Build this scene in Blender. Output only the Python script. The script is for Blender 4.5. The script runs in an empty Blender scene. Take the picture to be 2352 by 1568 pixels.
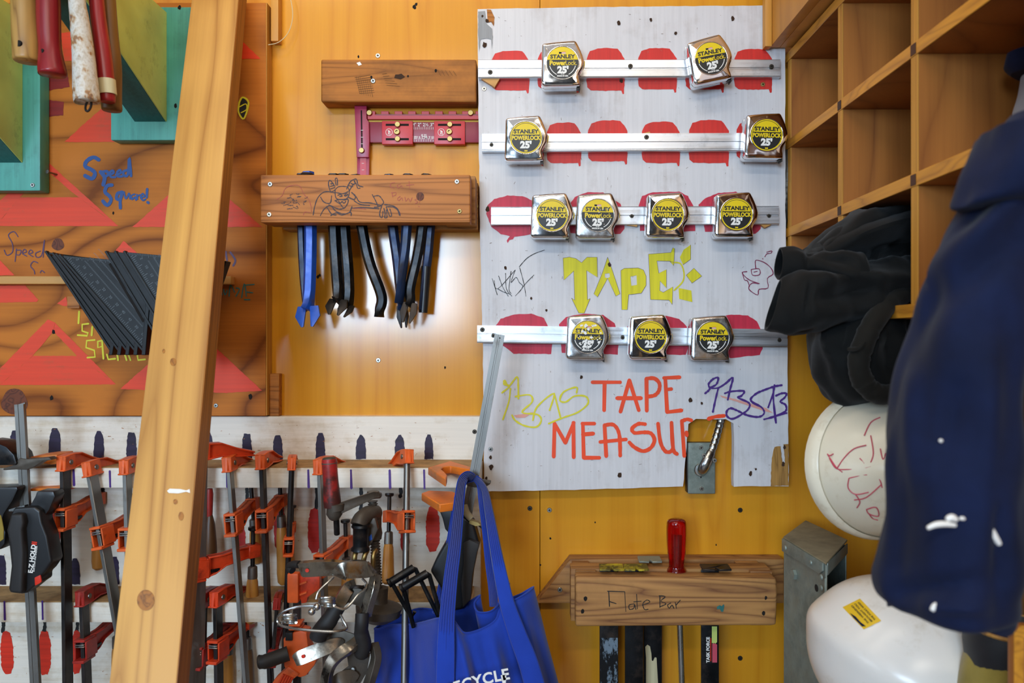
import bpy, bmesh, math, random
from mathutils import Vector, Matrix, noise
random.seed(7)
sc = bpy.context.scene
COL = sc.collection
PI = math.pi

# ------------------------------------------------------------------ camera, light, exposure
# camera 1.5 m in front of the plywood wall (wall plane Y=0, looking along +Y), 28 mm lens
F, CX, CY, DW, CZ = 1830.0, 1220.0, 778.0, 1.5, 1.5
cam = bpy.data.cameras.new('camera'); camo = bpy.data.objects.new('camera', cam); COL.objects.link(camo)
camo.location = (0, -DW, CZ); camo.rotation_euler = (PI/2, 0, 0)
cam.sensor_width = 36; cam.lens = 36*F/2352
cam.shift_x = (1176-CX)/2352; cam.shift_y = (CY-784)/2352
cam.clip_start = 0.02
cam.dof.use_dof = True; cam.dof.focus_distance = 1.42; cam.dof.aperture_fstop = 5.0
sc.camera = camo

w = bpy.data.worlds.new('world'); sc.world = w; w.use_nodes = True
w.node_tree.nodes['Background'].inputs[0].default_value = (0.62, 0.78, 1.0, 1)
w.node_tree.nodes['Background'].inputs[1].default_value = 0.9

def area(name, loc, aim, sx, sy, power, col):
    l = bpy.data.lights.new(name, 'AREA'); l.shape = 'RECTANGLE'; l.size = sx; l.size_y = sy
    l.energy = power; l.color = col
    o = bpy.data.objects.new(name, l); COL.objects.link(o); o.location = loc
    o.rotation_euler = (Vector(aim)-Vector(loc)).to_track_quat('-Z', 'Y').to_euler()
    return o
area('tube_light_near', (-0.25, -1.05, 2.70), (-0.3, -0.75, 0), 1.2, 0.12, 4, (1.0, 0.90, 0.74))
area('work_lamp', (-0.33, -0.52, 2.62), (-0.42, -0.05, 1.6), 0.5, 0.12, 3.0, (1.0, 0.90, 0.72))
area('tube_light_far', (0.0, -2.65, 2.74), (0.0, -1.7, 0), 1.5, 0.14, 20, (1.0, 0.92, 0.78))
area('window_light_left', (-2.52, -1.9, 1.75), (0, -0.3, 1.45), 1.3, 1.2, 14, (0.70, 0.84, 1.0))
area('window_light_behind', (-1.16, -4.45, 2.0), (-0.3, 0, 1.4), 1.3, 0.85, 118, (0.58, 0.78, 1.0))

sc.view_settings.view_transform = 'Standard'; sc.view_settings.look = 'None'
sc.view_settings.exposure = 0.0; sc.view_settings.gamma = 1.0
sc.view_settings.use_curve_mapping = False

# ------------------------------------------------------------------ helpers
def P(px, py, h=0.0):
    d = DW-h
    return Vector(((px-CX)/F*d, -h, CZ-(py-CY)/F*d))
def S(h=0.0): return (DW-h)/F           # metres per photo pixel at height h off the wall
def X(px, h=0.0): return (px-CX)/F*(DW-h)
def Z(py, h=0.0): return CZ-(py-CY)/F*(DW-h)

def C(hx, a=1.0):
    r = [int(hx[i:i+2], 16)/255 for i in (0, 2, 4)]
    return tuple([(c/12.92 if c <= .04045 else ((c+.055)/1.055)**2.4) for c in r]+[a])

def frames(path):
    """parallel-transport frames along a polyline"""
    n = len(path); T = []
    for i in range(n):
        a = path[max(i-1, 0)]; b = path[min(i+1, n-1)]
        T.append((b-a).normalized())
    up = Vector((0, 1, 0)) if abs(T[0].y) < .9 else Vector((1, 0, 0))
    N = (up-T[0]*up.dot(T[0])).normalized(); out = []
    for t in T:
        N = (N-t*N.dot(t))
        N = N.normalized() if N.length > 1e-6 else t.orthogonal().normalized()
        out.append((t, N, t.cross(N)))
    return out

def smooth(pts, k=6):
    """Catmull-Rom through the points (any dimension)"""
    pts = [tuple(p) for p in pts]
    if len(pts) < 3: return [Vector(p) for p in pts]
    q = [pts[0]]+pts+[pts[-1]]; out = []
    for i in range(1, len(q)-2):
        for j in range(k):
            t = j/k; o = []
            for a, b, c, d in zip(q[i-1], q[i], q[i+1], q[i+2]):
                o.append(.5*((2*b)+(-a+c)*t+(2*a-5*b+4*c-d)*t*t+(-a+3*b-3*c+d)*t**3))
            out.append(Vector(o))
    out.append(Vector(pts[-1])); return out

class MB:
    def __init__(s): s.v = []; s.f = []; s.x = None; s.k = 0; s.pc = []
    def add(s, vs, fs):
        b = len(s.v)
        s.v += [(s.x @ Vector(v)) if s.x else Vector(v) for v in vs]
        s.f += [[b+i for i in f] for f in fs]; return s
    def box(s, x0, x1, y0, y1, z0, z1):
        vs = [(x, y, z) for x in (x0, x1) for y in (y0, y1) for z in (z0, z1)]
        return s.add(vs, [(0, 1, 3, 2), (4, 6, 7, 5), (0, 4, 5, 1), (2, 3, 7, 6), (0, 2, 6, 4), (1, 5, 7, 3)])
    def prism(s, pts, vec):
        n = len(pts); vec = Vector(vec)
        vs = [Vector(p) for p in pts]+[Vector(p)+vec for p in pts]
        fs = [list(range(n))[::-1], list(range(n, 2*n))]+[[i, (i+1) % n, n+(i+1) % n, n+i] for i in range(n)]
        return s.add(vs, fs)
    def loft(s, loops, cap0=True, cap1=True):
        n = len(loops[0]); vs = [p for l in loops for p in l]; fs = []
        for k in range(len(loops)-1):
            for i in range(n):
                j = (i+1) % n; fs.append([k*n+i, k*n+j, (k+1)*n+j, (k+1)*n+i])
        if cap0: fs.append(list(range(n))[::-1])
        if cap1: fs.append([(len(loops)-1)*n+i for i in range(n)])
        return s.add(vs, fs)
    def sweep(s, path, sec, scl=None, twist=0.0, cap=True):
        path = [Vector(p) for p in path]; fr = frames(path); L = []
        for i, (p, (t, n, b)) in enumerate(zip(path, fr)):
            k = scl[i] if scl else 1.0
            kx, ky = k if isinstance(k, tuple) else (k, k)
            c, sn = math.cos(twist), math.sin(twist)
            L.append([p+n*((u*kx)*c-(v*ky)*sn)+b*((u*kx)*sn+(v*ky)*c) for u, v in sec])
        return s.loft(L, cap, cap)
    def tube(s, path, r, n=10, cap=True):
        sec = [(math.cos(2*PI*i/n), math.sin(2*PI*i/n)) for i in range(n)]
        scl = [r]*len(path) if not isinstance(r, (list, tuple)) else list(r)
        return s.sweep(path, sec, scl, cap=cap)
    def lathe(s, prof, org, axis=(0, 0, 1), n=20):
        """prof: (radius, distance along the axis)"""
        a = Vector(axis).normalized(); u = a.orthogonal().normalized(); v = a.cross(u); o = Vector(org)
        L = [[o+a*t+(u*math.cos(2*PI*i/n)+v*math.sin(2*PI*i/n))*max(r, 1e-5) for i in range(n)] for r, t in prof]
        return s.loft(L)
    def disc(s, c, r, nrm=(0, -1, 0), n=24, ry=None):
        a = Vector(nrm).normalized(); u = a.orthogonal().normalized() if abs(a.y) < .99 else Vector((1, 0, 0)); v = a.cross(u)
        c = Vector(c); ry = ry or r
        return s.add([c+u*r*math.cos(2*PI*i/n)+v*ry*math.sin(2*PI*i/n) for i in range(n)], [list(range(n))])
    def sphere(s, c, r, n=14, sc3=(1, 1, 1)):
        c = Vector(c); L = []
        for k in range(n//2+1):
            th = PI*k/(n//2); L.append([c+Vector((r*sc3[0]*max(math.sin(th), 1e-4)*math.cos(2*PI*i/n), r*sc3[1]*max(math.sin(th), 1e-4)*math.sin(2*PI*i/n), r*sc3[2]*math.cos(th))) for i in range(n)])
        return s.loft(L)
    # flat paint on a plane facing the room: pixel points -> plane at height h
    def poly(s, pts, h, rough=0.0, step=6):
        out = []; s.k += 1; h += (s.k % 40)*8e-6; s.pc.append((len(s.v), len(s.f)))
        n = len(pts)
        for i in range(n):
            a, b = Vector(pts[i]), Vector(pts[(i+1) % n])
            if rough <= 0: out.append(a); continue
            m = max(1, int((b-a).length/step)); nr = Vector((-(b-a).y, (b-a).x)); nr = nr.normalized() if nr.length else nr
            for k in range(m): out.append(a.lerp(b, k/m)+nr*random.uniform(-rough, rough))
        return s.add([P(p.x, p.y, h) for p in out], [list(range(len(out)))])
    def stroke(s, pts, wpx, h, k=5, jit=0.08, curve=True):
        pts = smooth(pts, k) if curve else [Vector(p) for p in pts]
        s.k += 1; h += (s.k % 40)*8e-6
        n = len(pts); L = []; R = []
        for i, p in enumerate(pts):
            t = pts[min(i+1, n-1)]-pts[max(i-1, 0)]
            t = t.normalized() if t.length > 1e-6 else Vector((1, 0))
            nr = Vector((-t.y, t.x))*wpx*.5*(1+random.uniform(-jit, jit))
            L.append(p+nr); R.append(p-nr)
        vs = [P(q.x, q.y, h+(i % n)*3e-6) for i, q in enumerate(L+R)]
        s.add(vs, [[i, i+1, n+i+1, n+i] for i in range(n-1)])
        for j, e in enumerate((pts[0], pts[-1])):
            s.add([P(e.x+wpx*.5*math.cos(2*PI*i/9), e.y+wpx*.5*math.sin(2*PI*i/9), h+(j+1)*2.7e-6) for i in range(9)], [list(range(9))])
        return s
    def text(s, geo, fn):
        return s.add([fn(x, y) for x, y in geo[0]], geo[1])
    def each(s, name, m, parent):
        """every painted shape as a part of its own"""
        ends = s.pc[1:]+[(len(s.v), len(s.f))]
        for (v0, f0), (v1, f1) in zip(s.pc, ends):
            q = MB(); q.v = s.v[v0:v1]; q.f = [[i-v0 for i in f] for f in s.f[f0:f1]]
            q.build(name, m, parent, flat=True)
    def build(s, name, m, parent=None, world=True, bevel=0.0, seg=2, sub=0, solid=0.0, sharp=38, flat=False, merge=False):
        me = bpy.data.meshes.new(name); bm = bmesh.new()
        vs = [bm.verts.new(v) for v in s.v]
        for f in s.f:
            try: bm.faces.new([vs[i] for i in f])
            except ValueError: pass
        if merge: bmesh.ops.remove_doubles(bm, verts=bm.verts, dist=1e-5)
        if not flat: bmesh.ops.recalc_face_normals(bm, faces=bm.faces)
        if bevel > 0:
            es = [e for e in bm.edges if len(e.link_faces) == 2 and e.calc_face_angle(0) > .6]
            bmesh.ops.bevel(bm, geom=es, offset=bevel, segments=seg, profile=.6, affect='EDGES', clamp_overlap=True)
        bm.to_mesh(me); bm.free()
        if world and parent is not None: me.transform(parent_matrix(parent).inverted())
        for p in me.polygons: p.use_smooth = not flat
        if not flat:
            me.set_sharp_from_angle(angle=math.radians(sharp))
        if isinstance(m, list):
            for q in m: me.materials.append(q)
        else: me.materials.append(m)
        o = bpy.data.objects.new(name, me); COL.objects.link(o)
        if parent is not None: o.parent = parent
        if solid:
            md = o.modifiers.new('thickness', 'SOLIDIFY'); md.thickness = solid; md.offset = 0
        if sub:
            md = o.modifiers.new('smooth', 'SUBSURF'); md.levels = sub; md.render_levels = sub
        return o

def parent_matrix(o):
    m = Matrix.LocRotScale(o.location, o.rotation_euler, o.scale)
    return parent_matrix(o.parent) @ m if o.parent else m

def tag(o, label, cat, group=None):
    o['label'] = label; o['category'] = cat
    if group: o['group'] = group
    return o
def thing(name, label, cat, loc=(0, 0, 0), rot=(0, 0, 0), group=None):
    o = bpy.data.objects.new(name, None); COL.objects.link(o)
    o.location = loc; o.rotation_euler = rot; o.empty_display_size = .02
    return tag(o, label, cat, group)
def struct(o): o['kind'] = 'structure'; return o
def copy_tree(o, parent=None):
    c = o.copy(); COL.objects.link(c)
    if parent is not None: c.parent = parent
    for ch in list(o.children): copy_tree(ch, c)
    return c

_tc = {}
def text_geo(body, size, bold=0.0, spacing=1.0, sx=1.0):
    k = (body, size, bold, spacing, sx)
    if k not in _tc:
        cu = bpy.data.curves.new('lettering', 'FONT'); cu.body = body; cu.size = size; cu.offset = bold
        cu.align_x = 'CENTER'; cu.align_y = 'CENTER'; cu.space_character = spacing; cu.resolution_u = 3
        ob = bpy.data.objects.new('lettering', cu); COL.objects.link(ob)
        bpy.context.view_layer.update()
        me = bpy.data.meshes.new_from_object(ob.evaluated_get(bpy.context.evaluated_depsgraph_get()))
        _tc[k] = ([(v.co.x*sx, v.co.y) for v in me.vertices], [list(p.vertices) for p in me.polygons])
        bpy.data.objects.remove(ob); bpy.data.curves.remove(cu); bpy.data.meshes.remove(me)
    return _tc[k]

# ------------------------------------------------------------------ materials
class NT:
    def __init__(s, name):
        s.m = bpy.data.materials.new(name); s.m.use_nodes = True
        s.t = s.m.node_tree; s.b = s.t.nodes['Principled BSDF']
    def n(s, typ, props=None, **ins):
        nd = s.t.nodes.new(typ)
        for k, v in (props or {}).items(): setattr(nd, k, v)
        for k, v in ins.items():
            k = int(k[1:]) if k[0] == '_' else k.replace('__', ' ')
            if hasattr(v, 'is_output'): s.t.links.new(v, nd.inputs[k])
            else: nd.inputs[k].default_value = v
        return nd
    def math(s, op, a, b=0.0): return s.n('ShaderNodeMath', {'operation': op}, _0=a, _1=b).outputs[0]
    def mix(s, f, a, b, mode='MIX'):
        nd = s.n('ShaderNodeMix', {'data_type': 'RGBA', 'blend_type': mode})
        for i, v in ((0, f), (6, a), (7, b)):
            if hasattr(v, 'is_output'): s.t.links.new(v, nd.inputs[i])
            else: nd.inputs[i].default_value = v
        return nd.outputs[2]
    def ramp(s, f, stops, interp='LINEAR'):
        nd = s.n('ShaderNodeValToRGB', _0=f); r = nd.color_ramp; r.interpolation = interp
        while len(r.elements) < len(stops): r.elements.new(.5)
        for e, (p, c) in zip(r.elements, stops):
            e.position = p; e.color = c if len(c) == 4 else (*c, 1)
        return nd.outputs[0]
    def coords(s, scale=(1, 1, 1), rand=True):
        tc = s.n('ShaderNodeTexCoord').outputs['Object']
        if rand:
            r = s.math('MULTIPLY', s.n('ShaderNodeObjectInfo').outputs['Random'], 7.3)
            tc = s.n('ShaderNodeVectorMath', {'operation': 'ADD'}, _0=tc, _1=r).outputs[0]
        return s.n('ShaderNodeVectorMath', {'operation': 'MULTIPLY'}, _0=tc, _1=scale).outputs[0]
    def noise(s, vec, scale=1.0, detail=3.0, rough=.5, dist=0.0):
        return s.n('ShaderNodeTexNoise', Vector=vec, Scale=scale, Detail=detail, Roughness=rough, Distortion=dist).outputs[0]
    def set(s, **k):
        for a, v in k.items():
            a = a.replace('__', ' ')
            if hasattr(v, 'is_output'): s.t.links.new(v, s.b.inputs[a])
            else: s.b.inputs[a].default_value = v
    def bump(s, h, strength=.2, dist=.001):
        s.t.links.new(s.n('ShaderNodeBump', Height=h, Strength=strength, Distance=dist).outputs[0], s.b.inputs['Normal'])

AX = {'X': (1, 0, 0), 'Y': (0, 1, 0), 'Z': (0, 0, 1)}
def axscale(g, along, across): return tuple(along if AX[g][i] else across for i in range(3))

def wood(name, light, dark, g='Z', ring=9.0, amt=.55, across=6.0, along=.7, fine=.35, rough=.5, bump=.15, coat=0.0, blot=.2, spec=.4, grime=0.0, crough=.25):
    t = NT(name)
    n1 = t.noise(t.coords(axscale(g, along, across)), 1.0, 2.0, .45, .3)
    rings = t.math('ABSOLUTE', t.math('SINE', t.math('MULTIPLY', n1, ring*PI)))
    rings = t.math('POWER', rings, .6)
    fn = t.noise(t.coords(axscale(g, 5.0, 220.0)), 1.0, 2.0, .6)
    bl = t.noise(t.coords(axscale(g, 1.5, 4.0)), 1.3, 3.0, .6)
    f = t.math('ADD', t.math('MULTIPLY', rings, amt), t.math('MULTIPLY', fn, fine))
    f = t.math('ADD', f, t.math('MULTIPLY', t.math('SUBTRACT', bl, .5), blot*2))
    f = t.math('ADD', f, .5-amt*.55-fine*.5)
    col = t.ramp(f, [(.12, C(dark)), (.85, C(light))])
    if grime > 0:
        gr = t.noise(t.coords((9, 9, 9)), 1.0, 5.0, .65)
        col = t.mix(t.ramp(gr, [(.5, (0, 0, 0)), (.72, (grime,)*3)]), col, C('4a3018'))
    t.set(Base__Color=col, Roughness=rough, Coat__Weight=coat, Coat__Roughness=crough)
    t.b.inputs['Specular IOR Level'].default_value = spec
    if bump: t.bump(f, bump, .0015)
    return t.m

def paint(name, base, rough=.5, var=.12, g=None, scl=30.0, dirt=None, damt=0.0, bump=.1, streak=(4, 160), spec=.4, dthr=.62):
    t = NT(name); c = C(base)
    v = t.noise(t.coords(axscale(g, *streak) if g else (scl,)*3), 1.0, 3.0, .6)
    dk = tuple(x*(1-var*2) for x in c[:3]); lt = tuple(min(1, x*(1+var*.7)) for x in c[:3])
    col = t.ramp(v, [(.25, dk), (.7, lt)])
    if dirt:
        d = t.noise(t.coords((11, 11, 11)), 1.0, 6.0, .68)
        d2 = t.noise(t.coords(axscale(g, 6, 90) if g else (50,)*3), 1.0, 3.0, .7)
        k = t.math('MULTIPLY', d, t.math('ADD', d2, .5))
        col = t.mix(t.ramp(k, [(dthr*.8, (0, 0, 0)), (dthr*1.15, (damt,)*3)]), col, C(dirt))
    t.set(Base__Color=col, Roughness=rough); t.b.inputs['Specular IOR Level'].default_value = spec
    if bump: t.bump(v, bump, .001)
    return t.m

def plain(name, col, rough=.5, metal=0.0, spec=.5, **k):
    t = NT(name); t.set(Base__Color=C(col), Roughness=rough, Metallic=metal, **k)
    t.b.inputs['Specular IOR Level'].default_value = spec
    return t.m

def metal(name, col, rough=.3, var=.15, dirt=None, damt=.5, scl=25.0, thr=.55, met=1.0, stretch=None, wavy=0.0):
    t = NT(name)
    v = t.noise(t.coords(stretch or (scl, scl, scl)), 1.0, 5.0, .65)
    c = C(col); base = t.ramp(v, [(.3, tuple(x*(1-var) for x in c[:3])), (.7, tuple(min(1, x*(1+var)) for x in c[:3]))])
    mm = met
    if dirt:
        d = t.noise(t.coords((18, 18, 18)), 1.0, 6.0, .7)
        k = t.ramp(d, [(thr-.05, (0, 0, 0)), (thr+.1, (damt,)*3)])
        base = t.mix(k, base, C(dirt)); mm = t.math('MULTIPLY', t.math('SUBTRACT', 1.0, k), met)
    rr = t.ramp(v, [(.3, (rough*.8,)*3), (.75, (min(1, rough*1.4),)*3)])
    t.set(Base__Color=base, Metallic=mm, Roughness=rr)
    if wavy: t.bump(t.noise(t.coords((38, 38, 38)), 1.0, 1.0, .4), wavy, .004)
    return t.m

M = {}
M['wall_ply'] = wood('varnished_plywood', 'e29e22', 'c87c0c', 'Z', ring=10, amt=.30, across=5, along=.35, fine=.3, rough=.6, bump=.02, coat=1.0, blot=.25, crough=.15, spec=.15)
M['room_grey'] = paint('room_wall_paint', '313337', .7, .25, None, 3)
M['room_wood'] = wood('room_plywood', 'c89050', 'a06c34', 'Z', rough=.5, bump=0)
M['panel_ply'] = wood('fir_plywood', 'c47428', '7a3f10', 'X', ring=22, amt=.75, across=2.6, along=.75, fine=.3, rough=.55, bump=.10, blot=.5, grime=.10, spec=.2)
M['ply_edge'] = wood('plywood_edge', 'd69a3c', '9a6524', 'Z', ring=3, amt=.2, across=80, along=2, fine=.8, rough=.6)
M['pine'] = wood('pine', 'd3a055', 'a16d34', 'Z', ring=11, amt=.55, across=9, along=.6, fine=.3, rough=.48, bump=.06, blot=.5)
M['pine_x'] = wood('pine_strip', 'cf9a52', 'a8763a', 'X', ring=6, amt=.4, across=12, along=.8, fine=.3, rough=.5)
M['fir_block'] = wood('rough_fir', 'b8742f', '7d4a1b', 'X', ring=16, amt=.5, across=12, along=1.4, fine=.6, rough=.7, bump=.6, blot=.4, grime=.5)
M['fir_rack'] = wood('fir_rack', 'bd783a', '834c20', 'X', ring=26, amt=.7, across=15, along=.7, fine=.5, rough=.6, bump=.35, blot=.3)
M['fir_flat'] = wood('weathered_fir', 'b28049', '74492a', 'X', ring=18, amt=.65, across=14, along=1.0, fine=.55, rough=.7, bump=.5, blot=.4, grime=.3)
M['cubby'] = wood('cubby_plywood', 'ab6a2c', '7c4519', 'Z', ring=8, amt=.45, across=5, along=.9, fine=.35, rough=.5, bump=.08, blot=.5)
M['cubby_edge'] = wood('cubby_edge', 'd8952f', 'a56a22', 'Y', ring=7, amt=.5, across=30, along=4, fine=.5, rough=.5, bump=.1)
M['osb'] = wood('upper_panel', 'd3953c', 'a9702a', 'Z', ring=7, amt=.35, across=5, along=.9, fine=.3, rough=.5, blot=.4)
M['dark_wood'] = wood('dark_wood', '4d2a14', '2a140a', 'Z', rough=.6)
M['white_board'] = paint('white_board_paint', 'd2d0d2', .5, .045, 'Z', dirt='9a8c84', damt=.35, bump=.15, streak=(5, 190), dthr=.66)
M['white_rack'] = paint('white_rack_paint', 'e6ded0', .5, .035, 'X', dirt='b59b70', damt=.5, bump=.15, streak=(5, 190), dthr=.60)
M['ledge_dust'] = paint('dusty_top', 'b08a58', .8, .2, None, 40, dirt='6b4a28', damt=.6)
M['teal'] = paint('teal_paint', '4fa596', .42, .10, 'Z', bump=.2, dirt='2c4f48', damt=.5, dthr=.66)
M['lime'] = paint('lime_paint', 'c2d172', .42, .07, None, 14, bump=.3, dirt='5d6a36', damt=.5, dthr=.7)
M['teal_dark'] = paint('teal_paint_dark', '2f6a66', .5, .12, 'Z', bump=.2)
M['alu'] = metal('aluminium', 'd0d2d6', .34, .10, dirt='8d8a86', damt=.5, stretch=(6, 60, 140), thr=.6)
M['chrome'] = metal('chrome', 'e8e8ea', .09, .05, scl=70, wavy=.25)
M['chrome_worn'] = metal('worn_chrome', 'c8c6c4', .22, .15, dirt='6c6660', damt=.5, thr=.6, scl=90, wavy=.3)
M['steel'] = metal('steel', '827f7a', .42, .15, dirt='4d4640', damt=.6, thr=.6, stretch=(40, 40, 5))
M['steel_bright'] = metal('bright_steel', 'b9bbb9', .26, .1, dirt='7b7468', damt=.5, thr=.62)
M['steel_dark'] = metal('dark_steel', '3c3a3a', .42, .2, dirt='2b1d16', damt=.7, thr=.5)
M['steel_grimy'] = metal('grimy_steel', '5d574f', .5, .2, dirt='3a3026', damt=.8, thr=.48, met=.8)
M['galv'] = metal('galvanised', '8e978e', .5, .15, dirt='5b635c', damt=.7, thr=.5, met=.55)
M['galv_dust'] = paint('dusty_zinc', '8c8065', .7, .2, None, 30)
M['brass'] = metal('brass', 'a08a58', .4, .15)
M['screw_zinc'] = metal('zinc_screw', 'a9a9a4', .35, .1)
M['screw_dark'] = metal('dark_screw', '4b463f', .45, .1)
M['black'] = plain('black_ink', '0c0b0c', .6)
M['brown_hole'] = plain('torn_wood_hole', '3a2414', .9)
M['hole'] = plain('drill_hole', '120b07', .9)
M['cream_screw'] = metal('cream_screw', 'd8cfb8', .4, .1)
M['orange'] = paint('orange_enamel', 'e2622a', .42, .10, None, 40, dirt='5b2a14', damt=.8, bump=.05, dthr=.72)
M['orange_pad'] = paint('orange_plastic', 'e67a22', .5, .08, None, 25, dirt='9a6a34', damt=.6, dthr=.6)
M['red_enamel'] = paint('dark_red_enamel', 'a52a22', .4, .15, None, 40, dirt='421812', damt=.8, dthr=.62)
M['orange_red'] = paint('orange_red_enamel', 'd2401a', .38, .12, None, 40, dirt='5b1c10', damt=.8, dthr=.66)
M['red_grip'] = paint('worn_red_grip', 'a82420', .45, .15, None, 40, dirt='2b1a16', damt=.9, dthr=.5)
M['wire_pale'] = plain('pencil', '5c5a50', .7)
M['stud_side'] = wood('stud_side_grain', 'b5752c', '6b4016', 'Z', ring=2, amt=.1, across=60, along=.25, fine=1.0, rough=.55)
M['rasp'] = plain('rasp_tooth_mark', '7a4d22', .8)
M['scuff'] = plain('scuff_mark', '857468', .8)
M['handle_wood'] = wood('clamp_handle_wood', 'cd8f42', '9a6428', 'Z', ring=5, amt=.3, across=20, along=4, fine=.4, rough=.35, grime=.3)
M['handle_dark'] = wood('clamp_handle_dark', '6e4a2a', '3b2413', 'Z', ring=5, amt=.3, across=20, along=4, fine=.4, rough=.4, grime=.4)
M['hammer_wood'] = wood('hammer_wood', 'b58a48', '7c5526', 'Z', ring=9, amt=.6, across=26, along=3, fine=.3, rough=.4)
M['hammer_red'] = paint('hammer_red_paint', '8f1f24', .3, .15, 'Z', bump=.05)
M['hammer_brown'] = wood('hammer_dark_wood', '7d5526', '4b2f14', 'Z', ring=7, amt=.4, across=26, along=3, rough=.4)
t = NT('paint_splattered_handle')
sp = t.noise(t.coords((55, 55, 40)), 1.0, 3.0, .7)
t.set(Base__Color=t.ramp(sp, [(.30, C('31405a')), (.40, C('9a6c3c')), (.46, C('b9ab96')), (.56, C('c9c6be')), (.68, C('a89a86')), (.74, C('8b3a30'))]), Roughness=.5)
M['splatter'] = t.m
M['black_plastic'] = plain('black_plastic', '17181b', .38)
M['black_rubber'] = plain('black_rubber', '1f1d1d', .6)
M['black_metal'] = metal('black_metal', '1d1f22', .35, .3, dirt='3b2f26', damt=.6, thr=.56, met=.7)
M['bar_blue'] = metal('blue_bar_paint', '1d4fb0', .35, .2, dirt='2b3a55', damt=.7, thr=.6, met=.15)
M['bar_navy'] = metal('navy_bar_paint', '1a2f52', .38, .25, dirt='1b1c20', damt=.7, thr=.52, met=.3)
M['square'] = metal('blackened_square', '0b0c0d', .40, .25, met=.35)
M['square_mark'] = plain('engraved_mark', '5c6164', .5, .4)
M['jig_red'] = plain('jig_red', 'c0222f', .38)
M['jig_dark'] = plain('jig_dark_red', '8b1a34', .38)
M['jig_pink'] = plain('jig_pink_red', 'a32149', .35)
M['gold'] = plain('gold_strip', 'a8801f', .4, .4)
M['white_print'] = plain('white_print', 'e9e7e2', .5)
M['label_yellow'] = paint('label_yellow', 'e6c80f', .4, .04, None, 30, bump=0)
M['label_black'] = plain('label_black', '141414', .4)
M['label_text_yellow'] = plain('label_text_yellow', 'e6c80f', .4)
M['yellow_paint'] = paint('yellow_paint', 'd9cf1c', .55, .10, 'Z', bump=.05)
M['yellow_marker'] = plain('yellow_marker', 'd6cc1e', .55)
M['red_paint'] = paint('red_paint', 'cf2a22', .5, .10, 'Z', bump=.05)
M['crimson'] = paint('crimson_paint', 'bf2540', .5, .12, 'Z', bump=.05)
M['orange_letter'] = paint('orange_letter_paint', 'ef4a1e', .5, .06, None, 20, bump=.05)
M['tri_red'] = paint('triangle_red_paint', 'e2401a', .5, .05, 'X', bump=.05, dirt='8a5a30', damt=.6, dthr=.72)
M['dull_red'] = paint('dull_red_paint', '8a1c16', .5, .2, 'X')
M['purple'] = plain('purple_marker', '472079', .5)
M['purple_dark'] = paint('purple_dark_paint', '281a3a', .5, .3, 'X', bump=.05)
M['magenta'] = plain('magenta_marker', '7d2046', .5)
M['blue_ink'] = plain('blue_brush_paint', '0c4488', .5)
M['violet_ink'] = plain('violet_ink', '4a2850', .5)
M['demon_ink'] = plain('drawing_ink', '3a2c33', .6)
M['red_ink'] = plain('faint_red_ink', 'a8473a', .6)
M['rack_red'] = paint('rack_red_paint', 'd63018', .5, .14, 'X', bump=.08)
M['rack_crimson'] = paint('rack_crimson_paint', 'bb2620', .5, .14, 'X', bump=.08)
M['tan_chip'] = wood('chipped_wood', 'b98a45', '6e4a20', 'Z', ring=5, amt=.4, across=60, along=6, fine=.6, rough=.7, bump=.5)
M['grey_paint'] = paint('grey_paint', '8f9092', .5, .15, 'Z')
def cloth(name, base, var=.25, scl=14, weave=900, rough=.85, bump=.25, sheen=.2):
    t = NT(name); c = C(base)
    v = t.noise(t.coords((scl,)*3), 1.0, 5.0, .6); wv = t.noise(t.coords((weave,)*3), 1.0, 1.0, .5)
    t.set(Base__Color=t.ramp(v, [(.3, tuple(x*(1-var) for x in c[:3])), (.7, tuple(min(1, x*(1+var)) for x in c[:3]))]), Roughness=rough, Sheen__Weight=sheen, Sheen__Roughness=.5)
    t.b.inputs['Specular IOR Level'].default_value = .2
    t.bump(wv, bump, .0006); return t.m
M['tote'] = cloth('blue_tote_cloth', '1b3b9e', .14, 10, 700)
M['tote_in'] = cloth('blue_tote_inside', '142a76', .12, 10, 700)
M['navy'] = cloth('navy_cotton', '0a1533', .30, 16, sheen=.05)
M['blackcloth'] = cloth('black_fleece', '0a0b0b', .25, 12, sheen=.06)
M['hoodhem'] = cloth('charcoal_fleece', '15130f', .2, 12, sheen=.06)
M['hat'] = paint('hard_hat_plastic', 'e3d9c2', .28, .05, None, 6, dirt='a98d5e', damt=.5, bump=0, dthr=.66)
M['hat_white'] = paint('white_hat_plastic', 'e2dcd4', .25, .04, None, 6, dirt='a99572', damt=.4, bump=0, dthr=.7)
M['red_marker'] = plain('red_marker', 'c0485a', .5)
M['sticker'] = plain('yellow_sticker', 'e0b414', .45)
M['grey_plastic'] = plain('grey_plastic', '6f7d88', .5)
M['boot_leather'] = cloth('suede_leather', '8d7a35', .2, 20, 400, .8)
M['boot_collar'] = plain('boot_collar', '14161b', .55)
t = NT('red_acetate')
t.set(Base__Color=C('c4140a'), Roughness=.10, Transmission__Weight=.85, IOR=1.47)
M['acetate'] = t.m
M['cream_paint'] = paint('cream_flaked_paint', 'c9bf98', .6, .1, 'Z')
M['string'] = plain('pale_wire', 'cfc3a0', .5)
M['glass'] = NT('window_glass').m
M['glass'].node_tree.nodes['Principled BSDF'].inputs['Transmission Weight'].default_value = 1.0
M['glass'].node_tree.nodes['Principled BSDF'].inputs['Roughness'].default_value = 0.0
M['floor'] = paint('concrete_floor', '8a8078', .7, .15, None, 4)
M['ceiling'] = paint('ceiling_paint', 'e6e4e0', .8, .05, None, 4)
M['frame'] = plain('white_frame', 'd8d8d4', .5)
M['tube_glow'] = plain('fixture_white', 'd8d8d8', .5)

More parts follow.
